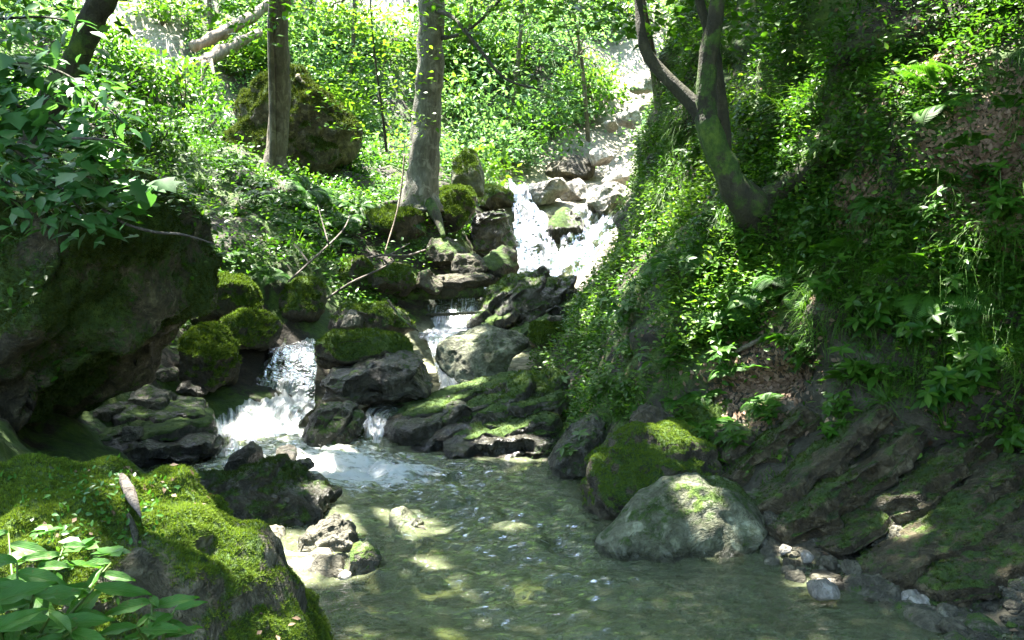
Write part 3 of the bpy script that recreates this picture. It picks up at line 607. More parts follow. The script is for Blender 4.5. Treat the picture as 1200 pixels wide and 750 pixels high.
 ('stone', 'round pale stone against the end of the loaf shaped boulder', (893, 598, 926, 628), 5.4, .12, 'rock_grey', dict(moss=.1)),
 ('rock', 'pale lichen spotted block at the foot of the slanting beds', [(1020, 665), (1025, 640), (1050, 618), (1085, 608), (1105, 625), (1085, 655), (1065, 672), (1035, 675)], 5.0, .2, 'rock_grey', dict(moss=.2, rough=.12)),
 ('rock', 'flat mossy stone half in the water before the slanting beds', [(988, 700), (995, 682), (1020, 672), (1045, 680), (1058, 700), (1040, 714), (1000, 714)], 4.6, .16, 'rock_grey', dict(moss=.3, waterline=709)),
 ('rock', 'dark rocky lip under an overhanging mound of roots and moss', [(880, 262), (900, 205), (950, 172), (1005, 158), (1040, 175), (1030, 215), (1000, 250), (940, 285), (900, 290)], 8.0, .35, 'rock_dark', dict(moss=.55, fuzz=1600, fuzz_size=.02, fuzz_mat='moss_dark', rough=.16, tilt=.5)),
 ('rock', 'bluish angular stone lying on the dark slope beside dry leaves', [(1095, 145), (1098, 128), (1112, 127), (1120, 140), (1108, 158)], 7.0, .1, 'rock_grey', dict(moss=0)),
 ('rock', 'pale mossy rock sticking out near the crest of the dark slope', (1148, 48, 1182, 76), 8.0, .2, 'rock_grey', dict(moss=.4)),
 ('rock', 'grey stone under ferns on the dark slope', (1130, 212, 1150, 228), 6.6, .1, 'rock_grey', dict(moss=.1)),
 ('rock', 'dark rounded rock in the gap between the stepped shelf and the huge boulder', (95, 470, 150, 508), 8.0, .3, 'rock_grey', dict(moss=.3)),
 ('rock', 'dark low rock behind the foreground moss in the deep shade', (20, 505, 85, 548), 7.0, .3, 'rock_brown', dict(moss=.4)),
]
for k, (nm, lb, ol, d, dp, mt, kw) in enumerate(ROCKS):
    if isinstance(ol, tuple): ol = box_outline(*ol, seed=k)
    kw = dict(kw); w_ = max(p[0] for p in ol) - min(p[0] for p in ol); sub = kw.pop('sub', 6 if w_ > 60 else 5 if w_ > 25 else 4)
    rock(nm, lb, ol, d, dp, mt, seed=10 + k, sub=sub, **kw)
def P_SLOPE(a, b): return a[0] > 850
def bed(label, a, b, thick, width, mat, seed=0, layers=2, moss=.3, wet=0, e2=(.35, .9, .12), fuzz=0, waterline=None, name='rock_slab'):
    """one tilted bed of rock: a plate running from a to b, its broken edge towards the stream"""
    if P_SLOPE(a, b): a, b = [(x, y, min(d, hit(x, y)[0][1] - .05)) for x, y, d in (a, b)]
    thick *= 1.0 if P_SLOPE(a, b) else 1.35; P0, P1 = at(*a), at(*b); e1 = unit(P1 - P0); L = np.linalg.norm(P1 - P0)
    e2 = np.array(e2, float); e2 = unit(e2 - e1 * e1.dot(e2)); n = np.cross(e1, e2); n = n if n[2] > 0 else -n
    V, Fc = ico(6); p = 7.0
    V = V / (np.abs(V) ** p).sum(1, keepdims=True) ** (1 / p)
    X, Y, Z = V[:, 0], V[:, 1], V[:, 2]
    q = (Z * .5 + .5) * layers + .35 * fbm(np.stack([X * L * 2, Y * width * 2, 0 * Z + seed], 1), 3, seed); lay = np.floor(q).astype(np.int64); fq = q - lay
    h1 = _hash(lay, lay * 0 + seed, lay * 0 + 1, 5); h2 = _hash(lay, lay * 0 + seed, lay * 0 + 2, 5)
    gr = sstep(0, .22, fq) * sstep(0, .12, 1 - fq)
    xl = X * L * .52 * (1 + .05 * h1) ; yl = Y * width * .5 - (.10 * h2 + .05 * (1 - gr)) * width * .5 * (Y < 0) * np.abs(Y) ** 4
    en = vnoise(np.stack([X * L * 3.2, 0 * X + lay * 3.7, 0 * X + seed], 1), seed) + .5 * vnoise(np.stack([X * L * 8, 0 * X + lay * 3.7, 0 * X + seed], 1), seed + 2)
    yl = yl + .16 * width * en * (Y < 0) * np.abs(Y) ** 3
    zl = Z * thick * .5 * (1 - .25 * X * (1 if seed % 2 else -1)) + .22 * thick * fbm(np.stack([X * L * 2.2, Y * width * 2.2, 0 * X + seed * 3], 1), 3, seed + 1)
    C = (P0 + P1) / 2 + e2 * width * .42
    W = C + xl[:, None] * e1 + yl[:, None] * e2 + zl[:, None] * n
    N = vnormals(W, Fc)
    W = W + N * (.15 * thick * (fbm(W * 7 + seed, 4, seed + 4) + 1.0 * (np.abs(fbm(W * 11 + seed, 4, seed + 6)) - .25)))[:, None]
    N = vnormals(W, Fc)
    mo = np.clip(moss * 1.2 * (sstep(.0, .8, N[:, 2]) + .25) + .5 * moss ** .5 * fbm(W * 4, 4, seed + 60), 0, 1)
    wt = np.full(len(W), float(wet))
    if waterline is not None: wt = np.maximum(wt, 1 - sstep(.03, .10, W[:, 2] + .03 * fbm(W * 9, 2, 3)))
    base = np.array([C[0], C[1], W[:, 2].min()])
    o = mk(name, W, Fc, M[mat], loc=base, attrs=dict(moss=mo, wet=wt)); tag(o, label, 'slab')
    if fuzz: moss_part(o, W, Fc, N, mo, fuzz, .014, 'moss_dark')
BEDS = [
 ('bedded slab dipping into the pool beside the thin cascade', (462, 543, 7.9), (575, 505, 8.2), .17, .8, 'rock_wet', dict(moss=.12, wet=.25, waterline=0)),
 ('second bed of the pool side stack, over the bed that dips beside the thin cascade', (470, 520, 8.1), (590, 480, 8.5), .16, .8, 'rock_wet', dict(moss=.22, wet=.2)),
 ('thin upper bed with a mossy back above the thin cascade', (488, 495, 8.45), (630, 452, 8.95), .14, .8, 'rock_wet', dict(moss=.55, fuzz=900)),
 ('flat slab with a shining wet edge at the far end of the pool', (524, 543, 7.72), (650, 528, 7.8), .17, .7, 'rock_wet', dict(moss=.1, wet=.45, waterline=0, layers=2)),
 ('mossy bed lying right over the shining wet slab', (536, 522, 7.9), (658, 503, 8.0), .14, .7, 'rock_wet', dict(moss=.5, fuzz=700)),
 ('mossy bed running under the grass at the foot of the slope', (560, 497, 8.2), (668, 468, 8.4), .16, .8, 'rock_wet', dict(moss=.55, fuzz=700)),
 ('lowest bed of the steep outcrop under the upper waterfall', (560, 378, 11.9), (645, 322, 12.5), .2, .9, 'rock_wet', dict(moss=.35)),
 ('middle bed of the steep outcrop under the upper waterfall', (578, 390, 11.7), (672, 338, 12.2), .2, .9, 'rock_wet', dict(moss=.45)),
 ('outer mossy bed of the steep outcrop under the upper waterfall', (602, 398, 11.5), (700, 352, 11.9), .18, .9, 'rock_wet', dict(moss=.55, fuzz=600)),
 ('long slanting bed just above the round pale stone', (893, 615, 5.45), (1045, 482, 6.05), .15, .45, 'rock_bed', dict(moss=.33, e2=(.36, .9, .16), fuzz=500)),
 ('slanting bed behind the loaf shaped boulder running up to the dead leaf patch', (862, 566, 5.95), (955, 486, 6.4), .15, .45, 'rock_bed', dict(moss=.33, e2=(.36, .9, .16), fuzz=500)),
 ('thick dark slanting bed in the middle of the parallel beds', (930, 634, 5.2), (1085, 508, 5.75), .17, .45, 'rock_bed', dict(moss=.33, e2=(.36, .9, .16), fuzz=500)),
 ('grey edged slanting bed leading down to the lichen spotted block', (982, 650, 5.0), (1108, 556, 5.4), .13, .45, 'rock_bed', dict(moss=.33, e2=(.36, .9, .16), fuzz=500)),
 ('slanting bed half hidden by herbs above the lichen spotted block', (1045, 610, 5.1), (1185, 508, 5.5), .16, .45, 'rock_bed', dict(moss=.33, e2=(.36, .9, .16), fuzz=500)),
 ('slanting bed behind the lichen spotted block', (1085, 650, 4.8), (1230, 548, 5.2), .15, .45, 'rock_bed', dict(moss=.33, e2=(.36, .9, .16), fuzz=500)),
 ('thick slanting bed rising from the pebbles to the frame edge', (1068, 694, 4.55), (1245, 575, 5.0), .18, .45, 'rock_bed', dict(moss=.33, e2=(.36, .9, .16), fuzz=500)),
 ('lowest slanting bed standing in the pebble shore', (1120, 716, 4.4), (1300, 615, 4.7), .18, .45, 'rock_bed', dict(moss=.33, e2=(.36, .9, .16), fuzz=500)),
 ('low flat bed reaching from the dark corner into the white water', (72, 545, 7.2), (250, 530, 7.45), .13, .7, 'rock_wet', dict(moss=.25, wet=.2, waterline=0, e2=(-.1, 1, .1))),
 ('shelf like bed stepping above the low flat bed in the dark corner', (95, 522, 7.5), (245, 510, 7.75), .13, .7, 'rock_grey', dict(moss=0.47, e2=(-.1, 1, .1))),
 ('upper bed of the stepped shelf under the angular grey rock', (135, 502, 7.8), (240, 490, 8.0), .12, .7, 'rock_wet', dict(moss=.35, e2=(-.1, 1, .1))),
]
for k, (lb, a, b, th, wd, mt, kw) in enumerate(BEDS): bed(lb, a, b, th, wd, mt, seed=400 + k, **kw)
# pebbles on the shore: each its own stone
PEB = [(921, 644, 17, 'rock_white', 'round whitish pebble just past the end of the loaf shaped boulder'), (945, 652, 22, 'rock_white', 'pair forming white pebble beside the round whitish one'),
       (938, 632, 16, 'rock_grey', 'grey pebble tucked under the thick dark slanting bed'), (972, 660, 26, 'rock_grey', 'oval grey pebble lying before the slanting beds'),
       (1000, 665, 30, 'rock_grey', 'large upright blue grey pebble below the grey edged bed'), (970, 640, 24, 'rock_brown', 'mossy brown pebble between grey shore pebbles'),
       (965, 690, 40, 'rock_white', 'flat white pebble at the water edge beside the mossy flat stone')]
for k, (x, y, s_, mt, lb) in enumerate(PEB):
    d = 1150 * 1.55 / (y + s_ * .3 - 300)
    rock('pebble', lb, box_outline(x - s_ / 2, y - s_ * .32, x + s_ / 2, y + s_ * .32, seed=k + 50), d, s_ / 1150 * d * .45, mt, seed=200 + k, sub=3, moss=.05, cat='pebble', group='pebbles along the pool shore')
rg = np.random.default_rng(8)
for k in range(60):
    t = rg.random(); x = 905 + 270 * t + rg.normal() * 16; y = 659 + 66 * t + rg.normal() * 8; s_ = rg.uniform(10, 34)
    d = 1150 * 1.57 / (y - 300)
    rock('pebble', 'small mixed pebble in the strip between the slanting beds and the pool', box_outline(x - s_ / 2, y - s_ * .3, x + s_ / 2, y + s_ * .3, seed=k + 80), d, s_ / 1150 * d * .45, ['rock_grey', 'rock_brown', 'rock_grey', 'rock_white'][k % 4], seed=240 + k, sub=3, moss=.05, cat='pebble', group='small pebbles of the shore strip')
for k in range(16):
    t = rg.random(); x = 300 + 120 * t + rg.normal() * 12; y = 662 + rg.normal() * 12; s_ = rg.uniform(12, 30)
    d = 1150 * 1.57 / (y - 300)
    rock('pebble', 'small pale pebble of the gravel bar under the upright grey rock', box_outline(x - s_ / 2, y - s_ * .3, x + s_ / 2, y + s_ * .3, seed=k + 130), d, s_ / 1150 * d * .45, ['rock_white', 'rock_grey', 'rock_white'][k % 3], seed=300 + k, sub=3, moss=0, cat='pebble', group='pale pebbles of the gravel bar')

# ------------------------------------------------------------------ water
def water_sheet(name, rows, foam, label=None, sub=10, nx=26, mat='fall', seed=0, bulge=.04, rough=.03, kind=None):
    """rows: (x left, x right, y, distance) photo pixels of each cross line of the flow; foam per row"""
    A = np.array([np.concatenate([at(r[0], r[2], r[3]), at(r[1], r[2], r[3])]) for r in rows]); n = len(A)
    T = np.linspace(0, n - 1, (n - 1) * sub + 1); out = []; fo = np.interp(T, np.arange(n), foam)
    for t in T:
        i = min(int(t), n - 2); f = t - i
        p0, p1, p2, p3 = A[max(i - 1, 0)], A[i], A[i + 1], A[min(i + 2, n - 1)]
        out.append(.5 * (2 * p1 + (p2 - p0) * f + (2 * p0 - 5 * p1 + 4 * p2 - p3) * f * f + (3 * p1 - p0 - 3 * p2 + p3) * f ** 3))
    B = np.array(out); m = len(B); u = np.linspace(0, 1, nx)
    V = B[:, None, :3] * (1 - u)[None, :, None] + B[:, None, 3:] * u[None, :, None]
    V[..., 2] += bulge * (1 - (2 * u - 1) ** 4)[None] - bulge
    L = np.concatenate([[0], np.cumsum(np.linalg.norm(np.diff(V[:, nx // 2], axis=0), axis=1))])
    wd = np.linalg.norm(B[:, 3:] - B[:, :3], axis=1)
    flow = np.stack([u[None] * wd.mean() + 0 * L[:, None] + seed, L[:, None] + 0 * u[None], 0 * L[:, None] + 0 * u[None] + seed], 2).reshape(-1, 3)
    V = V.reshape(-1, 3)
    idx = np.arange(m * nx).reshape(m, nx)
    Fc = np.stack([idx[:-1, :-1], idx[:-1, 1:], idx[1:, 1:], idx[1:, :-1]], 2).reshape(-1, 4)
    N = vnormals(V, Fc); N = N * np.sign(N[:, 2:3] + 1e-6)
    V = V + N * (rough * (fbm(flow * np.array([9, 2.2, 1]), 3, seed) + .7 * fbm(flow * np.array([25, 7, 1]), 2, seed + 2)))[:, None]
    fa = np.repeat(fo, nx) - .25 * np.tile(np.abs(2 * u - 1) ** 6, m)
    o = mk(name, V, Fc, M[mat], attrs=dict(flow=flow, foam=fa))
    if kind: tag(o, kind=kind)
    else: tag(o, label, 'waterfall')
    return o
water_sheet('waterfall', [(318, 374, 390, 10.9), (318, 372, 399, 10.5), (300, 372, 408, 10.1), (291, 371, 420, 9.9), (286, 370, 434, 9.75), (280, 369, 448, 9.6), (272, 368, 463, 9.5), (262, 366, 470, 9.3)],
            [.35, .6, .1, -.1, .05, .38, .65, 1.0], 'wide low cascade pouring over a green lip beside the mossy slab', seed=1, bulge=.06)
water_sheet('waterfall', [(228, 370, 464, 9.5), (232, 368, 470, 9.2), (234, 356, 482, 8.95), (238, 350, 497, 8.65), (238, 352, 515, 8.3), (215, 400, 530, 7.9), (190, 440, 547, 7.4)],
            [.9, .95, .7, .5, .55, .7, .35], 'broad white chute fanning into the pool below the wide cascade', seed=4, nx=40, rough=.06, bulge=.06)
water_sheet('waterfall', [(592, 628, 214, 17.7), (598, 624, 224, 17.2), (600, 634, 245, 16.8), (604, 648, 275, 16.3), (606, 657, 300, 15.9), (604, 662, 316, 15.6)],
            [.55, .7, .55, .5, .6, .9], 'steep white strand of the upper fall beside the dark dripping ledge', seed=7, rough=.1, mat='fall_far')
water_sheet('waterfall', [(690, 745, 232, 17.4), (674, 738, 246, 16.9), (664, 734, 262, 16.6), (656, 730, 285, 16.2), (646, 722, 305, 15.8), (640, 715, 322, 15.5)],
            [.3, .5, .3, .4, .3, .5], 'broad thin veil of the upper fall glaring in full sun', seed=9, rough=.12, mat='fall_far')
water_sheet('waterfall', [(495, 566, 340, 13.0), (493, 566, 346, 12.8), (494, 564, 358, 12.6), (493, 563, 372, 12.4), (490, 566, 383, 12.15), (488, 568, 388, 11.8)],
            [.5, .35, .35, .5, .9, 1.0], 'small cascade dropping under the mossy log', seed=12)
water_sheet('waterfall', [(500, 545, 391, 11.3), (503, 532, 402, 10.9), (508, 528, 418, 10.5), (514, 536, 436, 10.1), (516, 545, 450, 9.85), (512, 566, 460, 9.6)],
            [.1, .35, .6, .75, .85, .9], 'narrow chute squeezing past the pale green boulder', seed=15, nx=14)
water_sheet('waterfall', [(512, 572, 457, 9.7), (490, 560, 464, 9.3), (430, 500, 473, 9.0), (420, 462, 482, 8.8), (424, 455, 494, 8.55), (428, 448, 515, 8.2), (420, 448, 534, 7.8), (400, 460, 547, 7.45)],
            [.8, .5, .35, .5, .6, .75, .8, .4], 'thin cascade slipping between the rounded layered rock and the bedded slab', seed=18, nx=16)
water_sheet('water', [(585, 665, 314, 15.7), (560, 640, 324, 15.0), (500, 580, 335, 13.5), (490, 568, 341, 12.9)], [.7, .3, .2, .45], seed=21, kind='structure', mat='fall')
water_sheet('water', [(488, 570, 386, 12.0), (492, 560, 391, 11.5), (500, 546, 394, 11.1)], [.8, .3, .1], seed=24, kind='structure', mat='fall')
def pool():
    xs = np.linspace(-4.2, 3.6, 300); ys = np.concatenate([np.linspace(-3, 3, 40)[:-1], np.linspace(3, 9.4, 320)])
    X, Y = np.meshgrid(xs, ys); V = np.stack([X, Y, 0 * X], 2).reshape(-1, 3)
    m, n = X.shape; idx = np.arange(m * n).reshape(m, n)
    Fc = np.stack([idx[:-1, :-1], idx[:-1, 1:], idx[1:, 1:], idx[1:, :-1]], 2).reshape(-1, 4)
    x, y = V[:, 0], V[:, 1]
    src = np.exp(-((x + 1.75) / .9) ** 2 - np.maximum(7.35 - y, 0) ** 2 / .6) * (y > 5.5) + .8 * np.exp(-((x + 1.15) / .35) ** 2 - ((y - 7.3) / .5) ** 2)
    run = np.exp(-((x + .45 - .35 * (6.5 - y)) / .7) ** 2) * sstep(3.2, 5.5, y) * (1 - sstep(7.2, 7.8, y))
    nz = fbm(V * np.array([2.6, 3.6, 1]), 4, 51); nz2 = fbm(V * np.array([7, 11, 1]), 3, 58)
    nz3 = fbm(V * np.array([15, 24, 1]), 2, 64); V[:, 2] = nz * (.022 + .06 * run + .05 * src) + nz2 * (.012 + .026 * run + .035 * src) + nz3 * (.004 + .01 * run + .014 * src) + .03 * src
    shore = np.exp(-((x - .55) / .35) ** 2 - ((y - 5.55) / .5) ** 2)
    foam = -.5 + 1.05 * np.clip(src, 0, 1) + .42 * np.exp(-((x + 1.3) / 1.3) ** 2 - ((y - 6.9) / .9) ** 2) + .5 * run * (.5 + nz) + .22 * shore + .3 * np.exp(-((y - 7.0) / .35) ** 2) * sstep(-2.2, -1, x) * (1 - sstep(-.6, .3, x))
    ang = V * np.array([1, 1, 0])
    o = mk('water', V, Fc, M['water'], attrs=dict(flow=ang + .12 * np.stack([nz, nz2, 0 * nz], 1), foam=foam))
    tag(o, kind='structure')
pool()

DENS = 1.75
# ------------------------------------------------------------------ sun gaps in the crowns
RS = random.Random(4)
HOLES = [((hit(x, y)[0] if d is None or (x > 800 and y < 560) else at(x, y, d)), r) for x, y, d, r in [
    (462, 622, 5.75, .36), (500, 678, 4.9, .18), (600, 630, 5.6, .16), (392, 580, 6.0, .2), (310, 622, 5.5, .2), (350, 665, 5.1, .5), (395, 620, 5.3, .12),
    (1178, 190, 6.6, .55), (898, 452, 6.9, .34), (235, 225, 10.5, .5), (150, 160, 5.4, .3), (110, 190, 5.3, .22), (590, 522, 7.8, .28), (1070, 625, 5.0, .13),
    (690, 300, None, .6), (715, 280, None, .5), (675, 330, None, .4), (780, 275, None, .4), (735, 330, None, .3), (700, 380, None, .2), (350, 545, 7.3, .3), (300, 500, 8.6, .25), (790, 508, 6.2, .18), (700, 535, 6.2, .1), (545, 400, 10.2, .25), (520, 360, 12.5, .4),
    (860, 500, 6.7, .15), (960, 690, 4.7, .15), (930, 650, 5.1, .12), (815, 582, 5.35, .17), (230, 640, 2.45, .2), (330, 720, 2.3, .15), (60, 640, 2.0, .2), (30, 600, 2.2, .15),
    (940, 130, 8.3, .3), (1160, 300, 6.3, .15), (840, 430, 7.2, .2), (95, 45, 7.5, .15), (440, 110, 12.5, 1.0), (540, 240, 14, .5), (500, 120, 14, .5), (330, 100, 14.3, .7)] + [(RS.uniform(830, 1200), RS.uniform(60, 560), RS.uniform(5.8, 7.6), RS.uniform(.06, .17)) for _ in range(9)] + [(RS.uniform(250, 570), RS.uniform(190, 340), None, RS.uniform(.10, .28)) for _ in range(16)] + [(RS.uniform(250, 700), RS.uniform(230, 520), RS.uniform(8, 13), RS.uniform(.08, .22)) for _ in range(26)]]
def lit(P):
    keep = np.ones(len(P), bool)
    for c, r in HOLES:
        v = P - c; t = v @ SUN
        dd = np.linalg.norm(v - t[:, None] * SUN, axis=1)
        keep &= ~((t > .6) & (dd < r))
    return keep
def project(P):
    v = P - CAM; f = np.array([0, math.cos(PITCH), -math.sin(PITCH)]); u = np.array([0, math.sin(PITCH), math.cos(PITCH)])
    z = v @ f
    return 600 + F * v[:, 0] / np.maximum(z, .05), 375 - F * (v @ u) / np.maximum(z, .05), z
def leaf_cloud(P, size, dirs, ups, full=False):
    T, TF_ = (LEAF, LEAF_F) if full else (LEAF4, LEAF4_F)
    return place(T, TF_, P, basis(dirs, ups), size)

# ------------------------------------------------------------------ trees
def moss_attr(V, lo=0, amt=0.0):
    return np.clip(amt + .5 * fbm(V * 2.5, 3, 5), 0, 1) if amt > 0 else np.zeros(len(V))
def limb(name, pts, radii, mat, parent, moss=0., seg=12, rough=.18, seed=0, sub=6):
    V, Fs = tube(pts, radii, seg, rough, seed, sub)
    return mk(name, V, Fs, M[mat], parent, attrs=dict(moss=moss_attr(V, 0, moss)))
def crown(parent, center, rad, n_cl, per, size, mat, trunk_top, bark, seed=0, extra=(), n_limb=7, view_guard=True):
    rg = np.random.default_rng(seed)
    c = np.array(center, float); r = np.array(rad, float)
    q = unit(rg.normal(size=(n_cl, 3))) * (rg.random((n_cl, 1)) ** .45)
    per = int(per * DENS); cl = c + q * r; cr = rg.uniform(.35, .75, n_cl)
    P = np.repeat(cl, per, 0) + rg.normal(size=(n_cl * per, 3)) * np.repeat(cr, per)[:, None] * np.array([1, 1, .32])
    if view_guard:
        x, y, z = project(P); P = P[~((z > 0) & (y > -25) & (x > -60) & (x < 1260))]
    for e, k, er in extra:
        P = np.concatenate([P, np.array(e) + rg.normal(size=(k, 3)) * er * np.array([1, 1, .4])])
    P = P[lit(P)]; n = len(P)
    d = unit(rg.normal(size=(n, 3)) * np.array([1, 1, .25]) + np.array([0, 0, -.25])); up = unit(np.array([0, 0, 1.0]) + .45 * rg.normal(size=(n, 3)))
    V, Fs = leaf_cloud(P, size * rg.uniform(.65, 1.25, n), d, up)
    mk('crown', V, Fs, M[mat], parent)
    tt = np.array(trunk_top, float)
    for k in rg.choice(n_cl, min(n_limb, n_cl), replace=False):
        e = cl[k]; md = (tt + e) / 2 + rg.normal(size=3) * .25 + np.array([0, 0, .2])
        if view_guard:
            x, y, z = project(np.stack([md, e, tt]))
            if ((y > -10) & (z > 0)).any(): continue
        limb('branch', [tt, md, e], [.07, .045, .015], bark, parent, seg=7, seed=int(k), sub=5)
def tree(name, label, group=None):
    o = empty(name, (0, 0, 0)); return tag(o, label, 'tree', group)
def px(*pts): return [at(*p) for p in pts]

t = tree('tree', 'slim straight tree with a thin twin stem, in front of the mossy outcrop')
P1 = px((323, 214, 14.3), (323, 190, 14.3), (328, 120, 14.3), (327, 40, 14.2), (329, -40, 14.1), (332, -200, 14)) + [np.array([-3.4, 13.8, 9.5])]
t.location = P1[0]
limb('trunk', P1, [.26, .165, .14, .135, .128, .115, .08], 'bark_brown', t, .22, 16, .3)
for k, e in enumerate([px((322, 204, 14.3), (312, 216, 14.1), (298, 224, 13.9)), px((326, 204, 14.25), (334, 216, 14.0), (346, 226, 13.8))]): limb('root', e, [.09, .06, .025], 'bark_moss', t, .5, 9, .2, k)
limb('stem', px((319, 200, 14.15), (319, 120, 14.1), (317, 40, 14.05), (318, -60, 14.0), (300, -260, 14)), [.05, .045, .045, .04, .03], 'bark_brown', t, .1, 8)
crown(t, (-3.3, 13.5, 9.8), (3.6, 3.0, 2.6), 120, 70, .13, 'leaf_canopy', P1[-2], 'bark_brown', 1, [((*at(285, 12, 13.2),), 110, .3), ((*at(360, 5, 13.4),), 90, .3), ((*at(395, 30, 13),), 90, .28), ((*at(300, 45, 13.5),), 50, .2), ((*at(240, 5, 13),), 80, .3)])
t = tree('tree', 'thick grey trunk spotted with lichen on flared mossy roots above the rock pile')
P2 = px((494, 248, 14.0), (494, 225, 14.0), (498, 180, 14.0), (502, 110, 14.0), (505, 40, 13.9), (507, -40, 13.8), (512, -200, 13.7)) + [np.array([-.9, 13.2, 10])]
t.location = P2[0]
limb('trunk', P2, [.33, .25, .205, .19, .175, .165, .13, .08], 'bark_grey', t, .26, 22, .28, 3)
for k, (e, r) in enumerate([(px((490, 232, 13.95), (478, 248, 13.7), (462, 262, 13.5)), .1), (px((500, 235, 13.9), (512, 255, 13.6), (520, 278, 13.4)), .1), (px((488, 228, 14.0), (470, 236, 14.0), (448, 240, 14.0)), .09)]):
    limb('root', e, [r, r * .7, r * .3], 'bark_moss', t, .5, 10, .2, k)
limb('branch', px((506, 12, 13.9), (530, 20, 13.2), (560, 55, 12.6), (592, 92, 12.2), (640, 107, 11.8)), [.035, .03, .025, .017, .006], 'bark_moss', t, .1, 7)
limb('branch', px((515, 45, 13.9), (540, 40, 13.4), (565, 22, 13), (595, -10, 12.6)), [.035, .024, .02, .014], 'bark_moss', t, .1, 7)
crown(t, (-1.0, 13.2, 10.2), (3.3, 2.8, 2.6), 120, 70, .13, 'leaf_canopy', P2[-2], 'bark_grey', 2, [((*at(490, 2, 13),), 90, .22), ((*at(585, 8, 12.5),), 90, .3), ((*at(640, 15, 12.3),), 90, .3), ((*at(545, 30, 12.8),), 60, .22), ((*at(690, 10, 12),), 90, .3), ((*at(455, 15, 13),), 80, .25), ((*at(725, 25, 11.6),), 60, .22), ((*at(645, 105, 11.8),), 26, .2), ((*at(600, 95, 12.1),), 18, .2), ((-1.72, 18.6, 9.9), 2300, .72), ((-2.4, 17.6, 10.0), 300, .6)])  # last two leaf clusters added out of view to shade the upper fall
limb('branch', [P2[-2], np.array([-1.5, 15.6, 9.6]), np.array([-2.0, 18.5, 9.85])], [.09, .07, .03], 'bark_grey', t, .1, 8)  # unseen limb added to carry those shading clusters
t = tree('tree', 'dark leaning mossy tree forking into several stems on the dark slope')
P3 = px((905, 275, 7.6), (885, 250, 7.35), (862, 222, 7.25), (841, 180, 7.2), (826, 130, 7.2), (829, 70, 7.2), (839, 10, 7.15), (850, -80, 7.1)) + [np.array([1.5, 6.9, 6.6])]
t.location = P3[1]
limb('trunk', P3, [.2, .15, .112, .088, .078, .058, .052, .045, .036], 'bark_moss', t, .46, 18, .4, 4)
limb('branch', px((836, 150, 7.2), (812, 122, 7.25), (785, 95, 7.3), (760, 66, 7.35), (752, 40, 7.35), (747, -10, 7.4), (735, -140, 7.4)), [.075, .06, .052, .045, .036, .03, .02], 'bark_moss', t, .2, 10, .15, 5)
limb('branch', px((842, 195, 7.3), (850, 165, 7.4), (843, 100, 7.45), (838, 60, 7.5), (822, 10, 7.5), (800, -90, 7.5)), [.06, .045, .04, .036, .034, .025], 'bark_moss', t, .2, 9, .15, 6)
limb('root', [at(880, 250, 7.35)] + [hit(x, y)[0] + hit(x, y)[1] * .04 for x, y in ((912, 228), (945, 200), (978, 178), (1012, 164), (1045, 168))], [.10, .085, .065, .055, .035, .015], 'bark_moss', t, .4, 12, .25, 7)
crown(t, (1.5, 7.0, 7.6), (2.8, 2.8, 1.9), 120, 75, .105, 'leaf_canopy', P3[-1], 'bark_moss', 3,
      [((*at(800, 14, 8.2),), 70, .2), ((*at(870, 28, 8.0),), 70, .2), ((*at(765, 35, 8.6),), 45, .18), ((*at(905, 8, 7.9),), 70, .2), ((*at(835, 40, 8.4),), 40, .15), ((*at(700, 5, 9),), 50, .25)])
t = tree('tree', 'thin bare trunk rising behind the fork of the leaning mossy tree')
P4 = px((778, 160, 12.9), (772, 120, 12.9), (765, 70, 12.9), (757, 30, 12.8), (748, -30, 12.7), (735, -200, 12.5)); t.location = P4[0]
limb('trunk', P4, [.085, .065, .06, .055, .05, .04], 'bark_brown', t, .15, 9, .15, 8)
crown(t, (1.4, 12.6, 9.4), (2.0, 1.6, 1.6), 50, 50, .11, 'leaf_canopy', P4[-1], 'bark_brown', 4)
t = tree('tree', 'bent mossy trunk with a sunlit mossy edge behind the overhanging leaf spray')
P5 = px((40, 175, 7.7), (66, 108, 7.5), (84, 82, 7.5), (100, 45, 7.4), (112, 15, 7.3), (132, -25, 7.2), (190, -200, 7.0)) + [np.array([-2.4, 6.9, 6.4])]; t.location = P5[0]
limb('trunk', P5, [.13, .105, .095, .09, .09, .088, .07, .05], 'bark_moss', t, .38, 12, .2, 9)
crown(t, (-2.8, 7.2, 7.7), (3.2, 3.0, 2.0), 150, 75, .11, 'leaf_canopy', P5[-1], 'bark_moss', 5, [((*at(20, 15, 7.0),), 120, .3), ((*at(60, 5, 7.6),), 90, .25)])
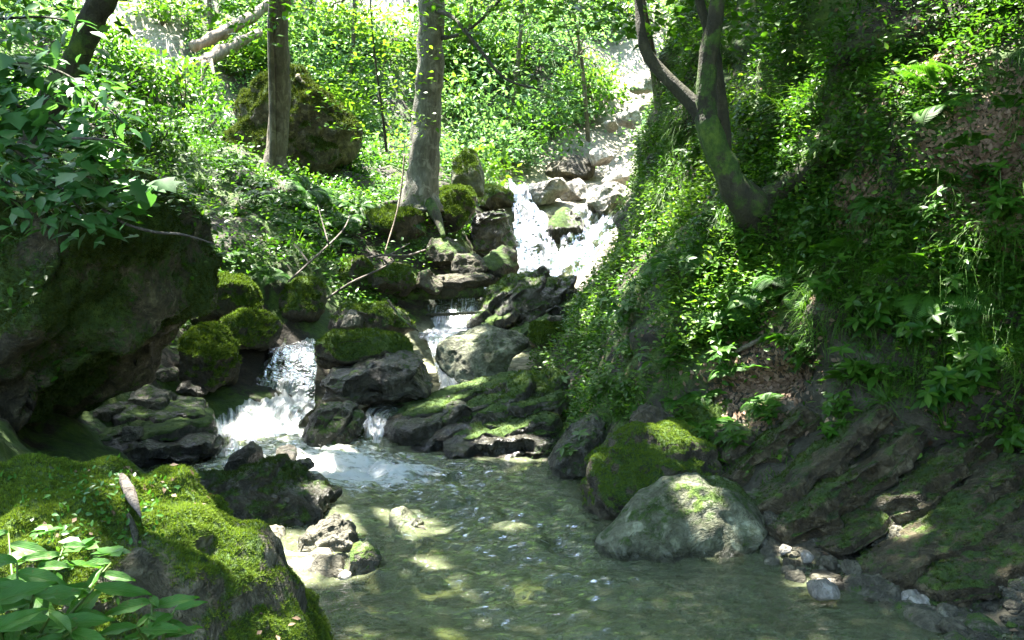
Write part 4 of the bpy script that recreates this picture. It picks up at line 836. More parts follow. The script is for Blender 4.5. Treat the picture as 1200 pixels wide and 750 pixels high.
for k, (bx, by, c, r, lb) in enumerate([
    (-6.0, 3.5, (-3.6, 3.9, 8.6), (3.2, 3.2, 2.2), 'broad tree on the near bank whose crown shades the foreground boulder'),
    (6.2, 7.5, (4.6, 8.3, 10.2), (3.5, 3.3, 2.4), 'tall tree high on the dark slope above the mossy overhang'),
    (6.2, 2.5, (2.6, 3.0, 9.2), (3.2, 3.0, 2.2), 'leaning tree whose crown hangs over the near end of the pool'),
    (5.5, 12.5, (3.9, 12.0, 11.2), (2.8, 2.8, 2.3), 'tree near the crest of the dark slope beyond the leaning mossy tree'),
    (-6.6, 9.6, (-5.2, 9.9, 10.0), (3.2, 2.8, 2.3), 'tree standing on the bank behind the huge overhanging boulder'),
    (-5.5, -1.5, (-2.6, -.5, 8.4), (3.2, 3.0, 2.0), 'unseen shade tree added on the near bank whose crown hangs behind the path'),  # this tree and those below it added out of view to deepen the shade
    (6.0, -2.5, (2.4, -2.4, 8.8), (3.4, 3.0, 2.0), 'unseen shade tree added behind the viewpoint on the dark slope side'),
    (-6.4, 6.6, (-.8, 5.6, 11.6), (3.2, 3.0, 1.8), 'tall unseen shade tree added on the far bank reaching over the middle of the pool'),
    (-6.8, 8.2, (-1.6, 8.7, 8.8), (2.6, 2.2, 1.4), 'unseen added shade tree leaning far out from the bank above the huge boulder and the pool'),
    (6.6, 5.0, (4.6, 5.2, 9.4), (2.8, 2.8, 2.0), 'unseen shade tree added on the dark slope right over the slanting beds'),
    (6.2, 10.2, (2.4, 10.0, 11.2), (3.0, 2.6, 1.8), 'tall unseen shade tree added on the dark slope reaching over the cascades')]):
    t = tree('tree', lb); b = drop(bx, by); t.location = b
    top = np.array(c) - np.array([0, 0, r[2] * .6])
    limb('trunk', [b - np.array([0, 0, .3]), b + (top - b) * .4 + np.array([.1, .1, 0]), top], [.2, .16, .09], 'bark_grey', t, .2, 12, .12, 20 + k)
    crown(t, c, r, 130, 135 if bx > 0 else 75, .12, 'leaf_canopy', top, 'bark_grey', 30 + k)  # crowns on the dark slope side thickened to shade it more
# sapling
t = tree('sapling', 'slender sapling with sparse luminous leaves between the two standing trunks'); t['category'] = 'sapling'
PS = px((453, 178, 12.7), (449, 140, 12.7), (443, 95, 12.7), (437, 45, 12.7), (432, -30, 12.7)); t.location = PS[0]
limb('stem', PS, [.02, .017, .014, .011, .006], 'bark_moss', t, 0, 6, 0)
SPR = [(430, 40), (400, 60), (465, 55), (415, 95), (470, 100), (395, 120), (440, 125), (475, 140), (420, 150), (450, 80), (385, 85), (440, 15), (405, 20), (480, 20)]
Pl = np.concatenate([at(x, y, 12.7 + RNG.normal() * .3) + RNG.normal(size=(60, 3)) * np.array([.22, .22, .07]) for x, y in SPR])
V, Fs = leaf_cloud(Pl, .085 * RNG.uniform(.7, 1.2, len(Pl)), unit(RNG.normal(size=(len(Pl), 3)) * [1, 1, .3]), unit(np.array([0, 0, 1.]) + .4 * RNG.normal(size=(len(Pl), 3))), True)
mk('crown', V, Fs, M['leaf_bright'], t)

# ------------------------------------------------------------------ plants one can point to
def local(o, V): return V
PROTO = {}
def proto_fern(k):
    parts = []
    rg = np.random.default_rng(k)
    for j in range(7):
        a = j * 2 * math.pi / 7 + rg.uniform(-.3, .3)
        D = unit(np.array([[math.cos(a), math.sin(a), rg.uniform(.7, 1.1)]])); L = np.array([rg.uniform(.42, .6)]); g = rg.uniform(.55, .8)
        V0, F0 = blades(np.zeros((1, 3)), D, L, np.array([.005]), g, 10)
        t_ = np.linspace(.1, .985, 28); C = D * (L * t_)[:, None]; C[:, 2] -= g * L * t_ ** 2
        tg = unit(np.gradient(C, axis=0)); sd = unit(np.cross(tg, [0, 0, 1.])); upn = np.cross(sd, tg)
        ln = L * .30 * np.sin(np.pi * np.clip(t_ * .86 + .16, 0, 1)) ** .8
        Vs = [(V0, F0)]
        for s_ in (-1, 1):
            dr = unit(sd * s_ + .35 * tg - .1 * upn)
            T = LEAF4 * np.array([.27, 1, .5])
            Vs.append(place(T, LEAF4_F, C, basis(dr, upn), ln))
        parts.append(('frond', *merge(Vs), 'fern'))
    return parts
def proto_grass(k):
    rg = np.random.default_rng(k); n = 70
    a = rg.random(n) * 6.283; D = unit(np.stack([np.cos(a), np.sin(a), rg.uniform(.6, 2.2, n)], 1))
    P = np.stack([np.cos(a), np.sin(a), 0 * a], 1) * rg.uniform(0, .05, n)[:, None]
    V, Fs = blades(P, D, rg.uniform(.18, .45, n), rg.uniform(.002, .0042, n), rg.uniform(.5, 1.1, n), 6)
    return [('blades', V, Fs, 'grass')]
def proto_herb(k):
    rg = np.random.default_rng(k); st, lv = [], []
    for j in range(5):
        a = rg.random() * 6.283; h = rg.uniform(.12, .26); e = np.array([math.cos(a) * h * .5, math.sin(a) * h * .5, h])
        st.append(tube([np.zeros(3), e * np.array([.35, .35, .6]), e], [.004, .003, .002], 5, 0, 0, 4))
        for tier, m, s_ in ((1.0, 6, .085), (.62, 4, .1)):
            c = e * np.array([tier, tier, tier]); b = rg.random() * 6.28 + np.arange(m) * 6.283 / m
            d = np.stack([np.cos(b), np.sin(b), rg.uniform(-.3, .25, m)], 1)
            lv.append(place(LEAF * np.array([.9, 1, 1]), LEAF_F, np.repeat(c[None], m, 0), basis(d, np.array([0, 0, 1.]) + .2 * rg.normal(size=(m, 3))), s_ * rg.uniform(.7, 1.2, m)))
    return [('stem', *merge(st), 'stem'), ('foliage', *merge(lv), 'leaf_herb')]
def plant(kind, label, cat, x, y, size=1., group=None, d=None, lean=.5):
    variant = (int(x) + int(y)) % 3
    key = (kind, variant)
    if d is None: p, n = hit(x, y)
    else: p, n = at(x, y, d), np.array([0, 0, 1.])
    if key not in PROTO:
        parts = dict(fern=proto_fern, grass_tuft=proto_grass, leafy_plant=proto_herb)[kind](variant * 7 + 1)
        PROTO[key] = [(nm, mesh_data(nm, V, Fs, M[mt])) for nm, V, Fs, mt in parts]
    up = unit(np.array([0, 0, 1.]) * (1 - lean) + n * lean)
    R = Vector(up).to_track_quat('Z', 'Y') @ Matrix.Rotation(RNG.random() * 6.28, 4, 'Z').to_quaternion()
    parts = PROTO[key]
    if len(parts) == 1:
        o = bpy.data.objects.new(kind, parts[0][1]); COL.objects.link(o)
    else:
        o = empty(kind, (0, 0, 0))
        for nm, me in parts:
            c = bpy.data.objects.new(nm, me); COL.objects.link(c); c.parent = o
    o.location = p; o.rotation_mode = 'QUATERNION'; o.rotation_quaternion = R; o.scale = (size,) * 3
    return tag(o, label, cat, group)
G1_, G2_, G3_ = 'ferns on the stream banks', 'grass clumps on the stream banks', 'leafy herbs on the stream banks'
for x, y, s_, lb in [
    (1095, 345, 1.0, 'fern with long fronds in the middle of the dark slope under the sunlit soil patch'), (1165, 400, .9, 'fern with one arching frond below the fern of the mid slope'),
    (1040, 255, .7, 'small fern beside the dark rocky lip'), (850, 360, .8, 'fern just below the leaning mossy tree'), (890, 345, .7, 'fern at the foot of the mossy root limb'),
    (765, 330, .8, 'fern in the sunlit patch at the edge of the slope'), (700, 400, .7, 'fern hanging over the small bluish stone'), (1000, 455, .8, 'fern between two hanging grass clumps low on the slope'),
    (1100, 110, .8, 'fern near the dry leaves high on the slope'), (425, 352, .75, 'bright little fern on the brown rock at mid stream'), (400, 262, 1.2, 'fern on the mossy slope right of the slim twin trunk'),
    (365, 255, 1.1, 'fern below the mossy outcrop'), (215, 150, 1.3, 'feathery fern behind the huge overhanging boulder'), (180, 130, 1.3, 'fern beside the bent mossy trunk'),
    (445, 225, 1.1, 'fern next to the flared roots of the lichen spotted trunk'), (820, 300, .7, 'fern left in shade under the leaning trunk'), (950, 340, .8, 'fern next to the fallen dead branch on the slope')]:
    plant('fern', lb, 'fern', x, y, s_ * .85, G1_)
FX = [(330, 262), (300, 235), (420, 245), (385, 285), (345, 270), (275, 250), (440, 262), (250, 190), (230, 165), (300, 215), (360, 225), (470, 262), (265, 300), (315, 325), (395, 235), (425, 205), (340, 235), (280, 190)]
for x, y in FX: plant('fern', 'fern of the dense fern carpet on the mossy bank around the two standing trunks', 'fern', x, y, RNG.uniform(.7, 1.15), 'fern carpet around the two trunks')
for k in range(34):
    x, y = RS.uniform(660, 1200), RS.uniform(90, 540)
    if y < 480 - (x - 640) * 3.0 + 120 or (x > 880 and y > 480 + (x - 880) * .1): continue
    plant('fern', 'fern among the dense herbs covering the dark slope', 'fern', x, y, RNG.uniform(.4, .75), 'ferns scattered in the herbs of the dark slope')
for k in range(60):
    x, y = RS.uniform(640, 1200), RS.uniform(150, 560)
    if y < 480 - (x - 640) * 3.0 + 120 or (x > 880 and y > 500 + (x - 880) * .15): continue
    plant('leafy_plant', 'leafy herb in the dense green growth covering the dark slope', 'plant', x, y, RNG.uniform(.6, 1.1), 'herbs massed on the dark slope')
for x, y, s_, lb in [
    (236, 222, 1.6, 'tall sunlit grass clump on the moss beside the huge boulder'), (1178, 300, 1.1, 'pale grass clump under the sunlit soil patch'), (862, 445, 1.0, 'bright grass clump next to the dead leaf patch'),
    (925, 150, 1.3, 'lush grass clump above the mossy root limb'), (895, 185, 1.2, 'grass clump spilling towards the leaning trunk'), (960, 125, 1.2, 'grass clump on the crest over the rocky lip'),
    (1110, 505, 1.0, 'hanging grass clump over the slanting beds'), (1185, 475, 1.0, 'grass clump hanging by the frame edge above the lowest beds'), (1040, 470, 1.0, 'dark hanging grass clump above the grey topped bed'),
    (1000, 365, 1.0, 'grass clump at the middle of the dark slope'), (755, 275, 1.1, 'sunlit grass clump near the veil of the upper fall'), (1020, 90, 1.2, 'hanging grass clump near the top of the slope'),
    (880, 215, 1.1, 'grass clump growing at the fork of root limb and trunk'), (1070, 420, .9, 'thin grass clump below the arching ferns')]:
    plant('grass_tuft', lb, 'grass', x, y, s_, G2_, lean=.65)
for x, y, s_, lb in [
    (1130, 470, 1.1, 'leafy herb with star shaped leaf whorls low on the dark slope'), (1045, 572, .8, 'small bright herb sprouting from the slanting beds'), (850, 425, 1.0, 'leafy herb above the bright grass clump'),
    (720, 470, 1.1, 'broad leaved herb over the mossy big boulder'), (780, 445, 1.1, 'herb cluster on the lower slope behind the knobbly rock'), (690, 445, 1.0, 'herb at the edge of the slope above the smooth dark slab'),
    (770, 290, 1.2, 'sunlit yellow green herb at the bright edge of the slope'), (835, 335, 1.0, 'leafy herb under the leaning trunk'), (905, 500, .8, 'herb trailing over the dark brown block'),
    (980, 520, .8, 'herb in the crack between two slanting beds'), (660, 470, .9, 'herb tuft on the mossy slanting slab'), (740, 380, 1.1, 'herb in the dense green middle of the slope edge'),
    (1100, 235, 1.0, 'pale leaved herb under the bluish angular stone'), (960, 240, .8, 'small herb in the hollow of the rocky lip'), (300, 245, 1.4, 'broad leaved herb at the foot of the slim twin trunk'), (270, 215, 1.3, 'herb beside the tall sunlit grass clump')]:
    plant('leafy_plant', lb, 'plant', x, y, s_, G3_)

# foreground broad leaved plants: stem and single leaves
def big_plant(label, root, stems, seed):
    rg = np.random.default_rng(seed)
    o = empty('broad_leaved_plant', root); tag(o, label, 'plant')
    for (tx, ty, td, n, sz) in stems:
        e = at(tx, ty, td); md = (root + e) / 2 + np.array([0, -.02, .02])
        V, Fs = tube([root, md, e], [.004, .0035, .002], 6, 0, 0, 5); mk('stem', V, Fs, M['stem'], o)
        b = rg.random() * 6.28
        n += 2; sz *= .85
        for j in range(n):
            u = .4 + .6 * j / max(n - 1, 1); c = root * (1 - u) ** 2 + 2 * u * (1 - u) * md + u * u * e
            a = b + j * 2.4; d = unit(np.array([math.cos(a), math.sin(a) * .6 - .3, rg.uniform(-.15, .35)]))
            NX, NY = 7, 13; T = []; U = []
            for yy in np.linspace(0, 1, NY):
                wdt = .165 * math.sin(math.pi * min(yy * .93 + .05, 1)) ** .9 * (1.08 - .35 * yy)
                for xx in np.linspace(-1, 1, NX): U.append((xx, yy, 0)); T.append((xx * wdt, yy, .055 * abs(xx) - .22 * yy * yy + .02 * math.sin(yy * 17 + j) * abs(xx)))
            T = np.array(T); q = np.array([(r * NX + c_, r * NX + c_ + 1, (r + 1) * NX + c_ + 1, (r + 1) * NX + c_) for r in range(NY - 1) for c_ in range(NX - 1)])
            V, Fs = place(T, [q], c[None], basis(d[None], np.array([[rg.normal() * .3, -.75, 1.]])), sz * rg.uniform(.5, 1.15))
            mk('leaf', V, Fs, M['leaf_veined'], o, attrs=dict(luv=np.array(U)))
big_plant('foreground plant with long pointed bright leaves growing in the near corner', at(40, 800, 1.75),
          [(20, 660, 1.8, 5, .13), (75, 640, 1.95, 6, .12), (110, 690, 1.75, 5, .13), (-30, 690, 1.6, 5, .14), (60, 720, 1.6, 5, .13), (130, 660, 2.0, 4, .1), (10, 625, 2.0, 5, .10), (-10, 740, 1.5, 5, .13), (40, 690, 1.7, 6, .12), (90, 735, 1.6, 5, .12), (45, 665, 1.9, 5, .11)], 3)
big_plant('smaller foreground plant with five pointed leaves beside the bigger leafy plant', at(190, 775, 1.85), [(178, 700, 1.85, 5, .105), (205, 715, 1.8, 4, .1), (160, 735, 1.75, 3, .09)], 6)
def small_cover(pts, size, mat, label, cat, name='seedling', group=None):
    for (x, y, d), lb in zip(pts, label):
        c = at(x, y, d); n = 7; a = RNG.random() * 6 + np.arange(n) * .9
        V, Fs = place(LEAF * np.array([1.5, 1, 1]), LEAF_F, c + RNG.normal(size=(n, 3)) * size * .08, basis(np.stack([np.cos(a), np.sin(a), .2 + 0 * a], 1), np.array([0, -.3, 1.]) + .2 * RNG.normal(size=(n, 3))), size * RNG.uniform(.6, 1.2, n))
        tag(mk(name, V, Fs, M[mat], loc=c), lb, cat, group)
small_cover([(55, 622, 2.15), (97, 640, 2.1), (175, 580, 2.6), (172, 655, 2.3), (30, 655, 2.0), (130, 650, 2.15)], .045, 'leaf_fore',
            ['round leaved seedling on the moss above the long leaved plant', 'round leaved seedling beside the broken stick side of the leafy plant', 'three leaved sprout at the top of the foreground boulder beside the stick',
             'tiny sprout under the lower piece of the broken stick', 'low round leaves tucked into the near leafy plant', 'small sprout in the moss between plant and broken stick'], 'seedling')

# leaf spray hanging over the huge boulder
sh = empty('overhanging_shrub', at(-120, 150, 5.6)); tag(sh, 'overhanging shrub with large glossy lobed leaves in front of the huge dark boulder', 'shrub')
root = at(-120, 150, 5.6); cl = []
for k, pts in enumerate([[(-40, 120, 5.5), (40, 130, 5.3), (100, 175, 5.2), (140, 232, 5.1)], [(-40, 90, 5.6), (30, 75, 5.5), (90, 95, 5.4), (150, 150, 5.3)], [(-30, 150, 5.4), (30, 185, 5.2), (75, 225, 5.1), (110, 262, 5.05)],
                         [(-40, 40, 5.8), (30, 20, 5.7), (85, 25, 5.6)], [(-40, 190, 5.3), (10, 215, 5.2), (60, 250, 5.1)]]):
    limb('branch', [root] + px(*pts), [.018] + list(np.linspace(.013, .004, len(pts))), 'bark_moss', sh, 0, 6, 0, k)
    for i in range(len(pts) - 1):
        for f in np.linspace(.1, 1, 5): cl.append(np.array(at(*pts[i])) * (1 - f) + np.array(at(*pts[i + 1])) * f)
cl = np.array(cl); n = len(cl) * 13
P = np.repeat(cl, 13, 0) + RNG.normal(size=(n, 3)) * np.array([.11, .12, .07]); P = P[lit(P) | (RNG.random(n) < .6)]; n = len(P)
d = unit(RNG.normal(size=(n, 3)) * [1, .7, .3] + np.array([.35, -.35, -.45])); up = unit(np.array([-.1, -.35, 1.]) + .3 * RNG.normal(size=(n, 3)))
h = n // 3
V, Fs = merge([place(LOBE * .9, LOBE_F, P[:h], basis(d[:h], up[:h]), .125 * RNG.uniform(.6, 1.2, h)), place(LEAF, LEAF_F, P[h:], basis(d[h:], up[h:]), .105 * RNG.uniform(.6, 1.25, n - h))])
mk('foliage', V, Fs, M['leaf_deep'], sh)

# ------------------------------------------------------------------ fallen wood
def stick(name, label, pts, radii, mat, moss=0, cat=None, seg=9, rough=.2, seed=0, twigs=()):
    V, Fs = tube(px(*pts), radii, seg, rough, seed); c = V.mean(0)
    o = mk(name, V, Fs, M[mat], loc=c, attrs=dict(moss=moss_attr(V, 0, moss)))
    tag(o, label, cat or name.split('_')[-1])
    for tp, tr in twigs:
        V, Fs = tube(px(*tp), tr, 6, .1, seed + 1); mk('twig', V, Fs, M[mat], o, attrs=dict(moss=0 * V[:, 0]))
stick('broken_stick', 'thick grey upper piece of the broken stick on the foreground boulder', [(142, 556, 2.5), (146, 564, 2.48), (153, 580, 2.42), (163, 600, 2.36), (165, 606, 2.35)], [.004, .0085, .0095, .006, .003], 'deadwood', 0, 'stick', 16, 1.0)
stick('broken_stick', 'thin lower piece of the broken stick pointing down the foreground boulder', [(150, 603, 2.36), (158, 625, 2.3), (161, 655, 2.24)], [.006, .0075, .004], 'bark_moss', 0, 'stick', 12, .8, 2)
stick('bare_twig', 'pale bare twig jutting out over the dark face of the huge boulder', [(120, 245, 5.15), (147, 262, 5.1), (182, 272, 5.05), (215, 275, 5.0), (252, 286, 5.0)], [.008, .008, .007, .006, .003], 'deadwood', 0, 'twig', 6)
stick('bare_twig', 'short pale twig among the glossy leaves of the overhanging shrub', [(85, 162, 5.0), (115, 163, 4.95), (150, 172, 4.9)], [.006, .006, .004], 'deadwood', 0, 'twig', 6)
stick('pale_vine', 'pale vine hanging from the lichen spotted trunk down to the rock pile', [(474, 180, 13.4), (471, 215, 13.3), (466, 245, 13.2), (456, 280, 13.0), (448, 305, 12.8)], [.011, .011, .011, .01, .009], 'deadwood_pale', 0, 'vine', 6)
stick('mossy_log', 'mossy log lying across the stream above the small cascade', [(448, 347, 12.5), (480, 345, 12.6), (520, 343, 12.7), (566, 342, 12.8)], [.085, .09, .085, .07], 'bark_moss', .55, 'log', 12, .25)
stick('wet_stick', 'dark wet stick lodged across the small cascade under the log', [(500, 369, 12.25), (530, 368, 12.2), (568, 366, 12.2)], [.022, .022, .016], 'bark_moss', 0, 'stick', 7)
stick('dead_branch', 'crossed dead branch lying on the rock pile below the pale vine', [(425, 303, 12.4), (450, 299, 12.3), (475, 300, 12.4), (498, 293, 12.8)], [.008, .015, .017, .012], 'deadwood', .1, 'branch', 7, .2, 3, [([(455, 300, 12.3), (480, 285, 12.6)], [.014, .006])])
stick('dead_branch', 'thin dead branch sloping over the mossy hump towards the log', [(380, 352, 11.4), (410, 332, 11.6), (440, 318, 11.8), (462, 306, 12)], [.014, .014, .012, .007], 'deadwood', .2, 'branch', 7, .2, 4)
stick('dead_branch', 'bundle like dead branch leaning on the mossy slope above the wide cascade', [(338, 330, 10.8), (362, 308, 11.2), (400, 272, 12), (410, 252, 12.6)], [.012, .012, .01, .005], 'deadwood', .1, 'branch', 7, .2, 5, [([(362, 308, 11.2), (345, 285, 11.5)], [.012, .004]), ([(385, 286, 11.6), (372, 240, 12)], [.01, .004])])
stick('dead_branch', 'forked dead branch with twigs dropping to the water of the mid stream', [(455, 352, 10.6), (470, 372, 10.4), (490, 388, 10.2)], [.014, .013, .008], 'bark_moss', .3, 'branch', 6)
stick('dead_branch', 'fallen dead branch slanting across the middle of the dark slope', [(862, 412, 6.75), (890, 398, 6.7), (925, 375, 6.75), (975, 330, 6.9)], [.016, .016, .014, .008], 'bark_brown', .2, 'branch', 7, .2, 6)
stick('hanging_root', 'pale root hanging down the dark slope beside the bluish stone', [(1092, 88, 7.1), (1088, 115, 7.0), (1080, 140, 6.95), (1074, 175, 6.8)], [.01, .009, .008, .005], 'deadwood', 0, 'root', 6)
stick('fallen_log', 'upper pale fallen log on the far sunlit bank', [(226, 56, 19), (262, 38, 19.6), (300, 16, 20.3), (325, -5, 20.8)], [.09, .115, .10, .08], 'deadwood_pale', .1, 'log', 14, .5, 7)
stick('fallen_log', 'lower pale fallen log ending at a torn root plate on the far bank', [(195, 98, 18.4), (222, 82, 18.6), (250, 66, 18.9), (305, 38, 19.8)], [.07, .11, .12, .07], 'deadwood_pale', .1, 'log', 14, .5, 8, [([(240, 72, 18.6), (236, 100, 18.4)], [.06, .02]), ([(246, 70, 18.6), (252, 92, 18.3)], [.05, .02]), ([(232, 76, 18.6), (215, 105, 18.3)], [.05, .015])])

# ------------------------------------------------------------------ ground cover nobody could count
def terrain_points(n, weight):
    P, f, B, tri = sample(TV, TF, n, weight)
    return P, unit(np.einsum('nk,nkj->nj', B, TN[tri]))
gx, gy, gz = project(TV)
inview = (gx > -200) & (gx < 1400) & (gy > -160) & (gy < 900) & (gz > 1)
tocam = np.einsum('ij,ij->i', TN, unit(CAM - TV)) > -.25
vis = (inview & tocam).astype(float)
near = 1 / np.maximum(gz, 4) ** 1.6
cl1 = sstep(-.25, .35, fbm(TV * 1.1, 3, 61)); cl2 = sstep(-.1, .3, fbm(TV * .8, 3, 71)); cl3 = sstep(-.1, .35, fbm(TV * 1.4, 3, 91))
Ty = TV[:, 1]
lit_w = np.zeros(len(TV))
for x, y, r in [(900, 455, .3), (1182, 190, .36), (1088, 80, .22), (1010, 240, .18)]:
    c, _ = hit(x, y); lit_w = np.maximum(lit_w, np.exp(-(np.linalg.norm(TV - c, axis=1) / r) ** 2))
right = (1 - .95 * lit_w) * ((TT > 5.02) & (Ty > 2.5) & (Ty < 17)).astype(float) * (1 - .9 * TA['rocky']) * vis * (1 - TA['scree'])
left = ((TT < 2.75 + .6 * (Ty > 11.5)) & ((Ty > 8.6) | (TV[:, 0] < -5.5)) & (Ty > 3) & (Ty < 18)).astype(float) * vis * (1 - TA['scree'])
far = (Ty > 17.5).astype(float) * vis * (1 - .96 * TA['scree']) * np.where((Ty < 20) & (np.abs(TT - 4.5) < .75), 0, 1)
def herbs(name, n, weight, size, mat, height, near_pow=True, seed=0):
    weight = weight * (TV[:, 2] > .22)
    P, N = terrain_points(n, weight * (near if near_pow else 1))
    P = P + N * (RNG.random(n) ** 1.5 * height)[:, None]
    P = P + RNG.normal(size=(n, 3)) * size * .3
    d = unit(RNG.normal(size=(n, 3)) * [1, 1, .35] + N * .5 + np.array([0, -.1, -.1])); up = unit(np.array([0, 0, 1.]) + N * .6 + .45 * RNG.normal(size=(n, 3)))
    V, Fs = leaf_cloud(P, size * RNG.uniform(.5, 1.35, n), d, up, size * 1150 / 9 > 5)
    tag(mk(name, V, Fs, M[mat]), kind='stuff')
herbs('ground_cover', 80000, right * (.16 + cl1), .043, 'leaf_herb', .12)
herbs('ground_cover', 20000, right * (.03 + cl3) * (.35 + 2.1 * (gx < 900)), .05, 'leaf_bright', .17)
herbs('ground_cover', 42000, left * (.3 + cl1), .065, 'leaf_herb', .18)
herbs('ground_cover', 4000, left * cl3 * (Ty > 8.5), .07, 'leaf_bright', .2)
def grass(name, n, weight, L, mat='grass', wid=.0035, per=14):
    P, N = terrain_points(n, weight * near)
    P = np.repeat(P, per, 0) + RNG.normal(size=(n * per, 3)) * .03; N = np.repeat(N, per, 0)
    D = unit(N * .7 + np.array([0, 0, .8]) + .5 * RNG.normal(size=N.shape))
    V, Fs = blades(P, D, L * RNG.uniform(.5, 1.3, len(P)), np.full(len(P), wid), RNG.uniform(.5, 1.2, len(P)), 4)
    tag(mk(name, V, Fs, M[mat]), kind='stuff')
grass('grass_cover', 2300, right * cl2 ** 2, .21, wid=.003)
grass('grass_cover', 900, left * cl2 ** 2, .28, wid=.005)
def litter(n, weight, size):
    P, N = terrain_points(n, weight * near)
    V, Fs = leaf_cloud(P + N * .012, size * RNG.uniform(.5, 1.3, n), unit(np.cross(N, rdir(n))), unit(N + .5 * rdir(n)))
    tag(mk('leaf_litter', V, Fs, M['litter']), kind='stuff')
litter(3500, right * (.2 + (1 - cl1)) + .3 * left, .045)
litter(6000, lit_w * vis, .045)

# shrubs of the sunlit hillside
def shrub_leaves(c, r, n, size, rg):
    q = unit(rg.normal(size=(n, 3))) * rg.random((n, 1)) ** .4; q[:, 2] = np.abs(q[:, 2]) * 1.1 - .2
    P = c + q * r; d = unit(q + rg.normal(size=(n, 3)) * .7 + np.array([0, -.2, -.25])); up = unit(np.array([0, 0, 1.]) + .5 * q + .4 * rg.normal(size=(n, 3)))
    return place(LEAF4, LEAF4_F, P, basis(d, up), size * rg.uniform(.6, 1.3, n))
rg = np.random.default_rng(77)
for k, (x, y, r, mt, lb) in enumerate([
    (590, 195, .75, 'leaf_mint', 'blue green broad leaved shrub right above the upper waterfall'), (560, 175, .5, 'leaf_mint', 'glossy shrub behind the pointed mossy rock'),
    (650, 150, .8, 'leaf_mint', 'rounded shrub over the brown rock wall'), (690, 120, .9, 'leaf_bright', 'bright shrub left of the white scree at the bend'), (620, 60, 1.1, 'leaf_mint', 'wide pale green shrub at the top centre of the sunlit hillside'),
    (560, 70, 1.0, 'leaf_mint', 'tall shrub between the thick trunk and the dark thin branch'), (400, 150, .7, 'leaf_bright', 'glowing yellow green shrub behind the sapling'), (380, 60, 1.0, 'leaf_bright', 'sunlit shrub beside the slim twin trunk'),
    (270, 90, .7, 'leaf_bright', 'small shrub under the pale fallen logs'), (190, 30, .9, 'leaf_bright', 'shrub between the white scree and the fallen logs'), (120, 90, .8, 'leaf_canopy', 'dark shrub right behind the bent mossy trunk'),
    (730, 30, 1.0, 'leaf_bright', 'shrub hanging over the bright bend behind the thin bare trunk'), (215, 130, .8, 'leaf_canopy', 'low shrub above the tall sunlit grass clump'),
    (120, 150, .7, 'leaf_herb', 'dense leafy shrub on top of the huge boulder beside the glossy leaves'), (175, 175, .5, 'leaf_herb', 'small shrub creeping along the mossy top edge of the huge boulder'), (250, 170, .6, 'leaf_herb', 'dark shrub between the mossy outcrop and the huge boulder'),
    (160, 110, .8, 'leaf_canopy', 'shrub in half shade below the pale scree'), (410, 200, .6, 'leaf_herb', 'low shrub between the two standing trunks')]):
    p, n = hit(x, y); o = empty('shrub', p); tag(o, lb, 'shrub', None)
    V, Fs = shrub_leaves(p + np.array([0, 0, r * .3]), r, int(650 * r + 200), .13 if p[1] > 17 else .10, rg); mk('foliage', V, Fs, M[mt], o)
    V, Fs = merge([tube([p, p + np.array([rg.normal() * .1, rg.normal() * .1, r * .4]), p + np.array([rg.normal() * .4 * r, rg.normal() * .4 * r, r * .8])], [.02, .016, .006], 6, 0, 0, 3) for _ in range(4)]); mk('stem', V, Fs, M['bark_brown'], o, attrs=dict(moss=0 * V[:, 0]))
n = 420
P, N = terrain_points(n, far * (.25 + cl2)); parts = {'leaf_mint': [], 'leaf_bright': [], 'leaf_canopy': []}
for k in range(n):
    r = rg.uniform(.3, .7) if rg.random() < .75 else rg.uniform(.8, 1.3); mt = rg.choice(list(parts), p=[.66, .24, .10])
    parts[mt].append(shrub_leaves(P[k] + N[k] * r * .25, r, int(300 * r ** 1.5 + 60), rg.choice([.075, .10, .14]) , rg))
for mt, pl in parts.items():
    V, Fs = merge(pl); tag(mk('undergrowth', V, Fs, M[mt]), kind='stuff')
herbs('ground_cover', 45000, far * (.3 + cl1), .11, 'leaf_mint', .25, False)
for k, (x, y, h_, lb) in enumerate([(690, 165, 3.2, 'thin young tree on the sunlit hillside left of the bright gully'), (600, 120, 4.0, 'young tree with hanging pale leaves above the upper waterfall'), (545, 90, 3.6, 'young tree on the hillside just beyond the thick trunk'),
    (405, 110, 3.4, 'young tree in bright leaf beside the sapling'), (250, 70, 3.4, 'young tree beside the pale fallen logs'), (370, 40, 3.0, 'small tree high on the hillside right of the slim twin trunk')]):
    p, n_ = hit(x, y); t = tree('young_tree', lb); t.location = p
    tp = p + np.array([rg.normal() * .3, -.5, h_]); limb('trunk', [p - np.array([0, 0, .2]), (p + tp) / 2 + rg.normal(size=3) * .12, tp], [.05, .04, .012], 'bark_brown', t, .1, 7, .15, k)
    cs = np.array([p + (tp - p) * f + rg.normal(size=3) * np.array([.55, .55, .15]) for f in np.linspace(.35, 1.02, 16)])
    for c in cs[::3]: limb('branch', [p + (tp - p) * .6 * .9, (p + (tp - p) * .7 + c) / 2, c], [.02, .014, .005], 'bark_brown', t, 0, 5, 0, k)
    Pl = np.repeat(cs, 70, 0) + rg.normal(size=(len(cs) * 70, 3)) * np.array([.34, .34, .09])
    V, Fs = leaf_cloud(Pl, .11 * rg.uniform(.6, 1.3, len(Pl)), unit(rg.normal(size=(len(Pl), 3)) * [1, 1, .3] + np.array([0, 0, -.3])), unit(np.array([0, 0, 1.]) + .4 * rg.normal(size=(len(Pl), 3))))
    mk('crown', V, Fs, M[['leaf_mint', 'leaf_bright'][k % 2]], t)
n_ = 5200; pt, f_, b_, tr_ = sample(AW, AF, n_, sstep(.25, .7, AN[:, 2]) * (.2 + sstep(-.1, .3, fbm(AW * 1.6, 3, 8))))
pn = AN[tr_[:, 0]]; pt = pt + pn * (rg.random(n_) ** 1.5 * .16)[:, None]
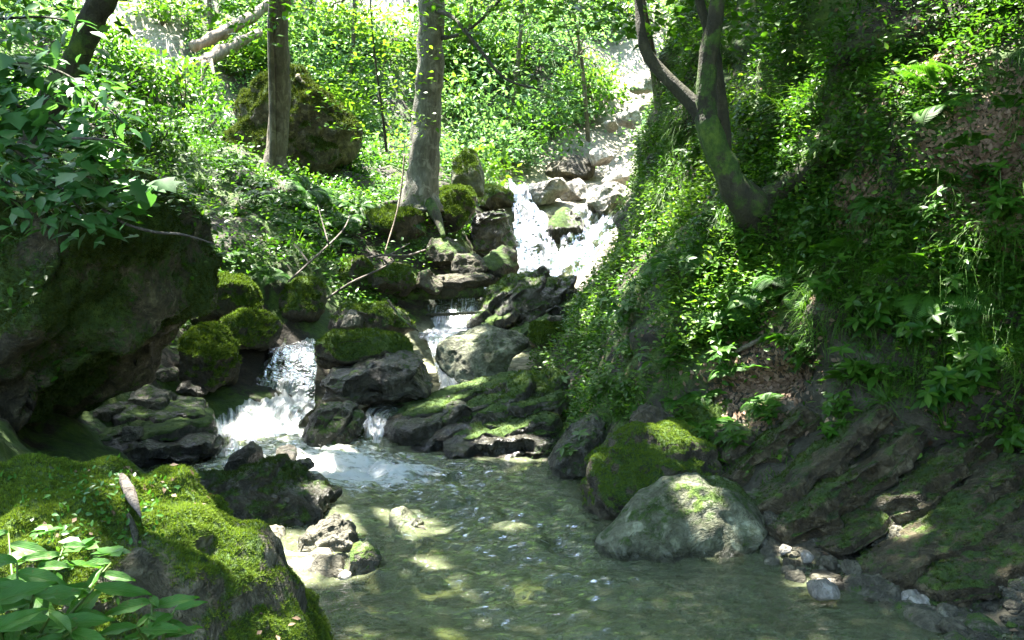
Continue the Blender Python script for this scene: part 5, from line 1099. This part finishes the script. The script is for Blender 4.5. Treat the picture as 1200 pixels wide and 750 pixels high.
V, Fs = leaf_cloud(pt, .055 * rg.uniform(.5, 1.3, n_), unit(rg.normal(size=(n_, 3)) * [1, 1, .3] + pn * .3 + np.array([.1, -.3, -.2])), unit(np.array([0, -.2, 1.]) + .4 * rg.normal(size=(n_, 3))), True)
tag(mk('ground_cover', V, Fs, M['leaf_herb']), kind='stuff')
# dead leaves caught on the foreground moss
pt, f_, b_, tr_ = sample(BW, BF, 170, sstep(.2, .7, BN[:, 2]) * sstep(0, .4, fbm(BW * 5, 3, 8)))
V, Fs = leaf_cloud(pt + np.array([0, 0, .006]), .022 * rg.uniform(.5, 1.3, 170), unit(np.cross(BN[tr_[:, 0]], rdir(170))), unit(BN[tr_[:, 0]] + .4 * rdir(170)))
tag(mk('leaf_litter', V, Fs, M['litter']), kind='stuff')
pt, f_, b_, tr_ = sample(BW, BF, 900, sstep(.1, .6, BN[:, 2]) * sstep(.1, .4, fbm(BW * 4, 3, 18)))
V, Fs = leaf_cloud(pt + BN[tr_[:, 0]] * .008, .016 * rg.uniform(.5, 1.4, 900), unit(rdir(900) + BN[tr_[:, 0]] * .4), unit(BN[tr_[:, 0]] + .5 * rdir(900)), True)
tag(mk('ground_cover', V, Fs, M['leaf_fore']), kind='stuff')
# gravel of the shallow bed
n = 3800
bw = TA['bed'] * ((Ty > 2.5) & (Ty < 9)) * vis * near * (.15 + 1.0 * (TV[:, 2] > -.22)) + .6 * vis * near * (np.abs(TV[:, 2] - .06) < .14) * (TV[:, 0] > .9) * (Ty < 5.8) * (Ty > 3.6)
P, N = terrain_points(n, bw); T, TF_ = ico(2)
R = basis(rdir(n), rdir(n)); Sz = RNG.gamma(2.0, .012, n) + .008
T2 = T * np.array([1, .8, .55]) * (1 + .2 * vnoise(T * 2, 4))[:, None]
up = np.tile(np.array([0, 0, 1.]), (n, 1)) + .2 * rdir(n); R = basis(unit(np.cross(up, rdir(n))), up)
V, Fs = place(T2, [TF_], P, R, np.minimum(Sz, .11))
tag(mk('gravel', V, Fs, M['rock_grey'], attrs=dict(moss=np.repeat(np.clip(.25 + .4 * RNG.normal(size=n), 0, .5), len(T2)), wet=np.zeros(len(V)))), kind='stuff')
EXPOSURE = 3.55
# ------------------------------------------------------------------ light, world, camera
w = bpy.data.worlds.new('World'); sc.world = w; w.use_nodes = True
nt = w.node_tree; bg = nt.nodes['Background']
sky = nt.nodes.new('ShaderNodeTexSky'); sky.sky_type = 'NISHITA'; sky.sun_disc = False
sky.sun_elevation = math.asin(SUN[2]); sky.sun_rotation = math.atan2(SUN[0], SUN[1])
sky.air_density = 1.2; sky.dust_density = 1.5
nt.links.new(sky.outputs[0], bg.inputs[0]); bg.inputs[1].default_value = .11
sl = bpy.data.lights.new('sun', 'SUN'); sl.energy = 5.0; sl.angle = math.radians(.53); sl.color = (1, .95, .86)
so = bpy.data.objects.new('sun', sl); COL.objects.link(so)
so.rotation_euler = Vector(SUN).to_track_quat('Z', 'Y').to_euler()
cd = bpy.data.cameras.new('camera'); co = bpy.data.objects.new('camera', cd); COL.objects.link(co)
co.location = CAM; co.rotation_euler = (math.pi / 2 - PITCH, 0, 0)
cd.sensor_width = 36; cd.lens = 36 * F / 1200; cd.clip_end = 500; cd.clip_start = .05
sc.camera = co
vs = sc.view_settings; vs.view_transform = 'Standard'; vs.look = 'None'; vs.gamma = 1; vs.use_curve_mapping = False
vs.exposure = EXPOSURE
cy = sc.cycles
cy.max_bounces = 7; cy.diffuse_bounces = 4; cy.glossy_bounces = 3; cy.transmission_bounces = 4; cy.transparent_max_bounces = 10
cy.use_denoising = True; cy.caustics_reflective = False; cy.caustics_refractive = False
cy.sample_clamp_indirect = 6
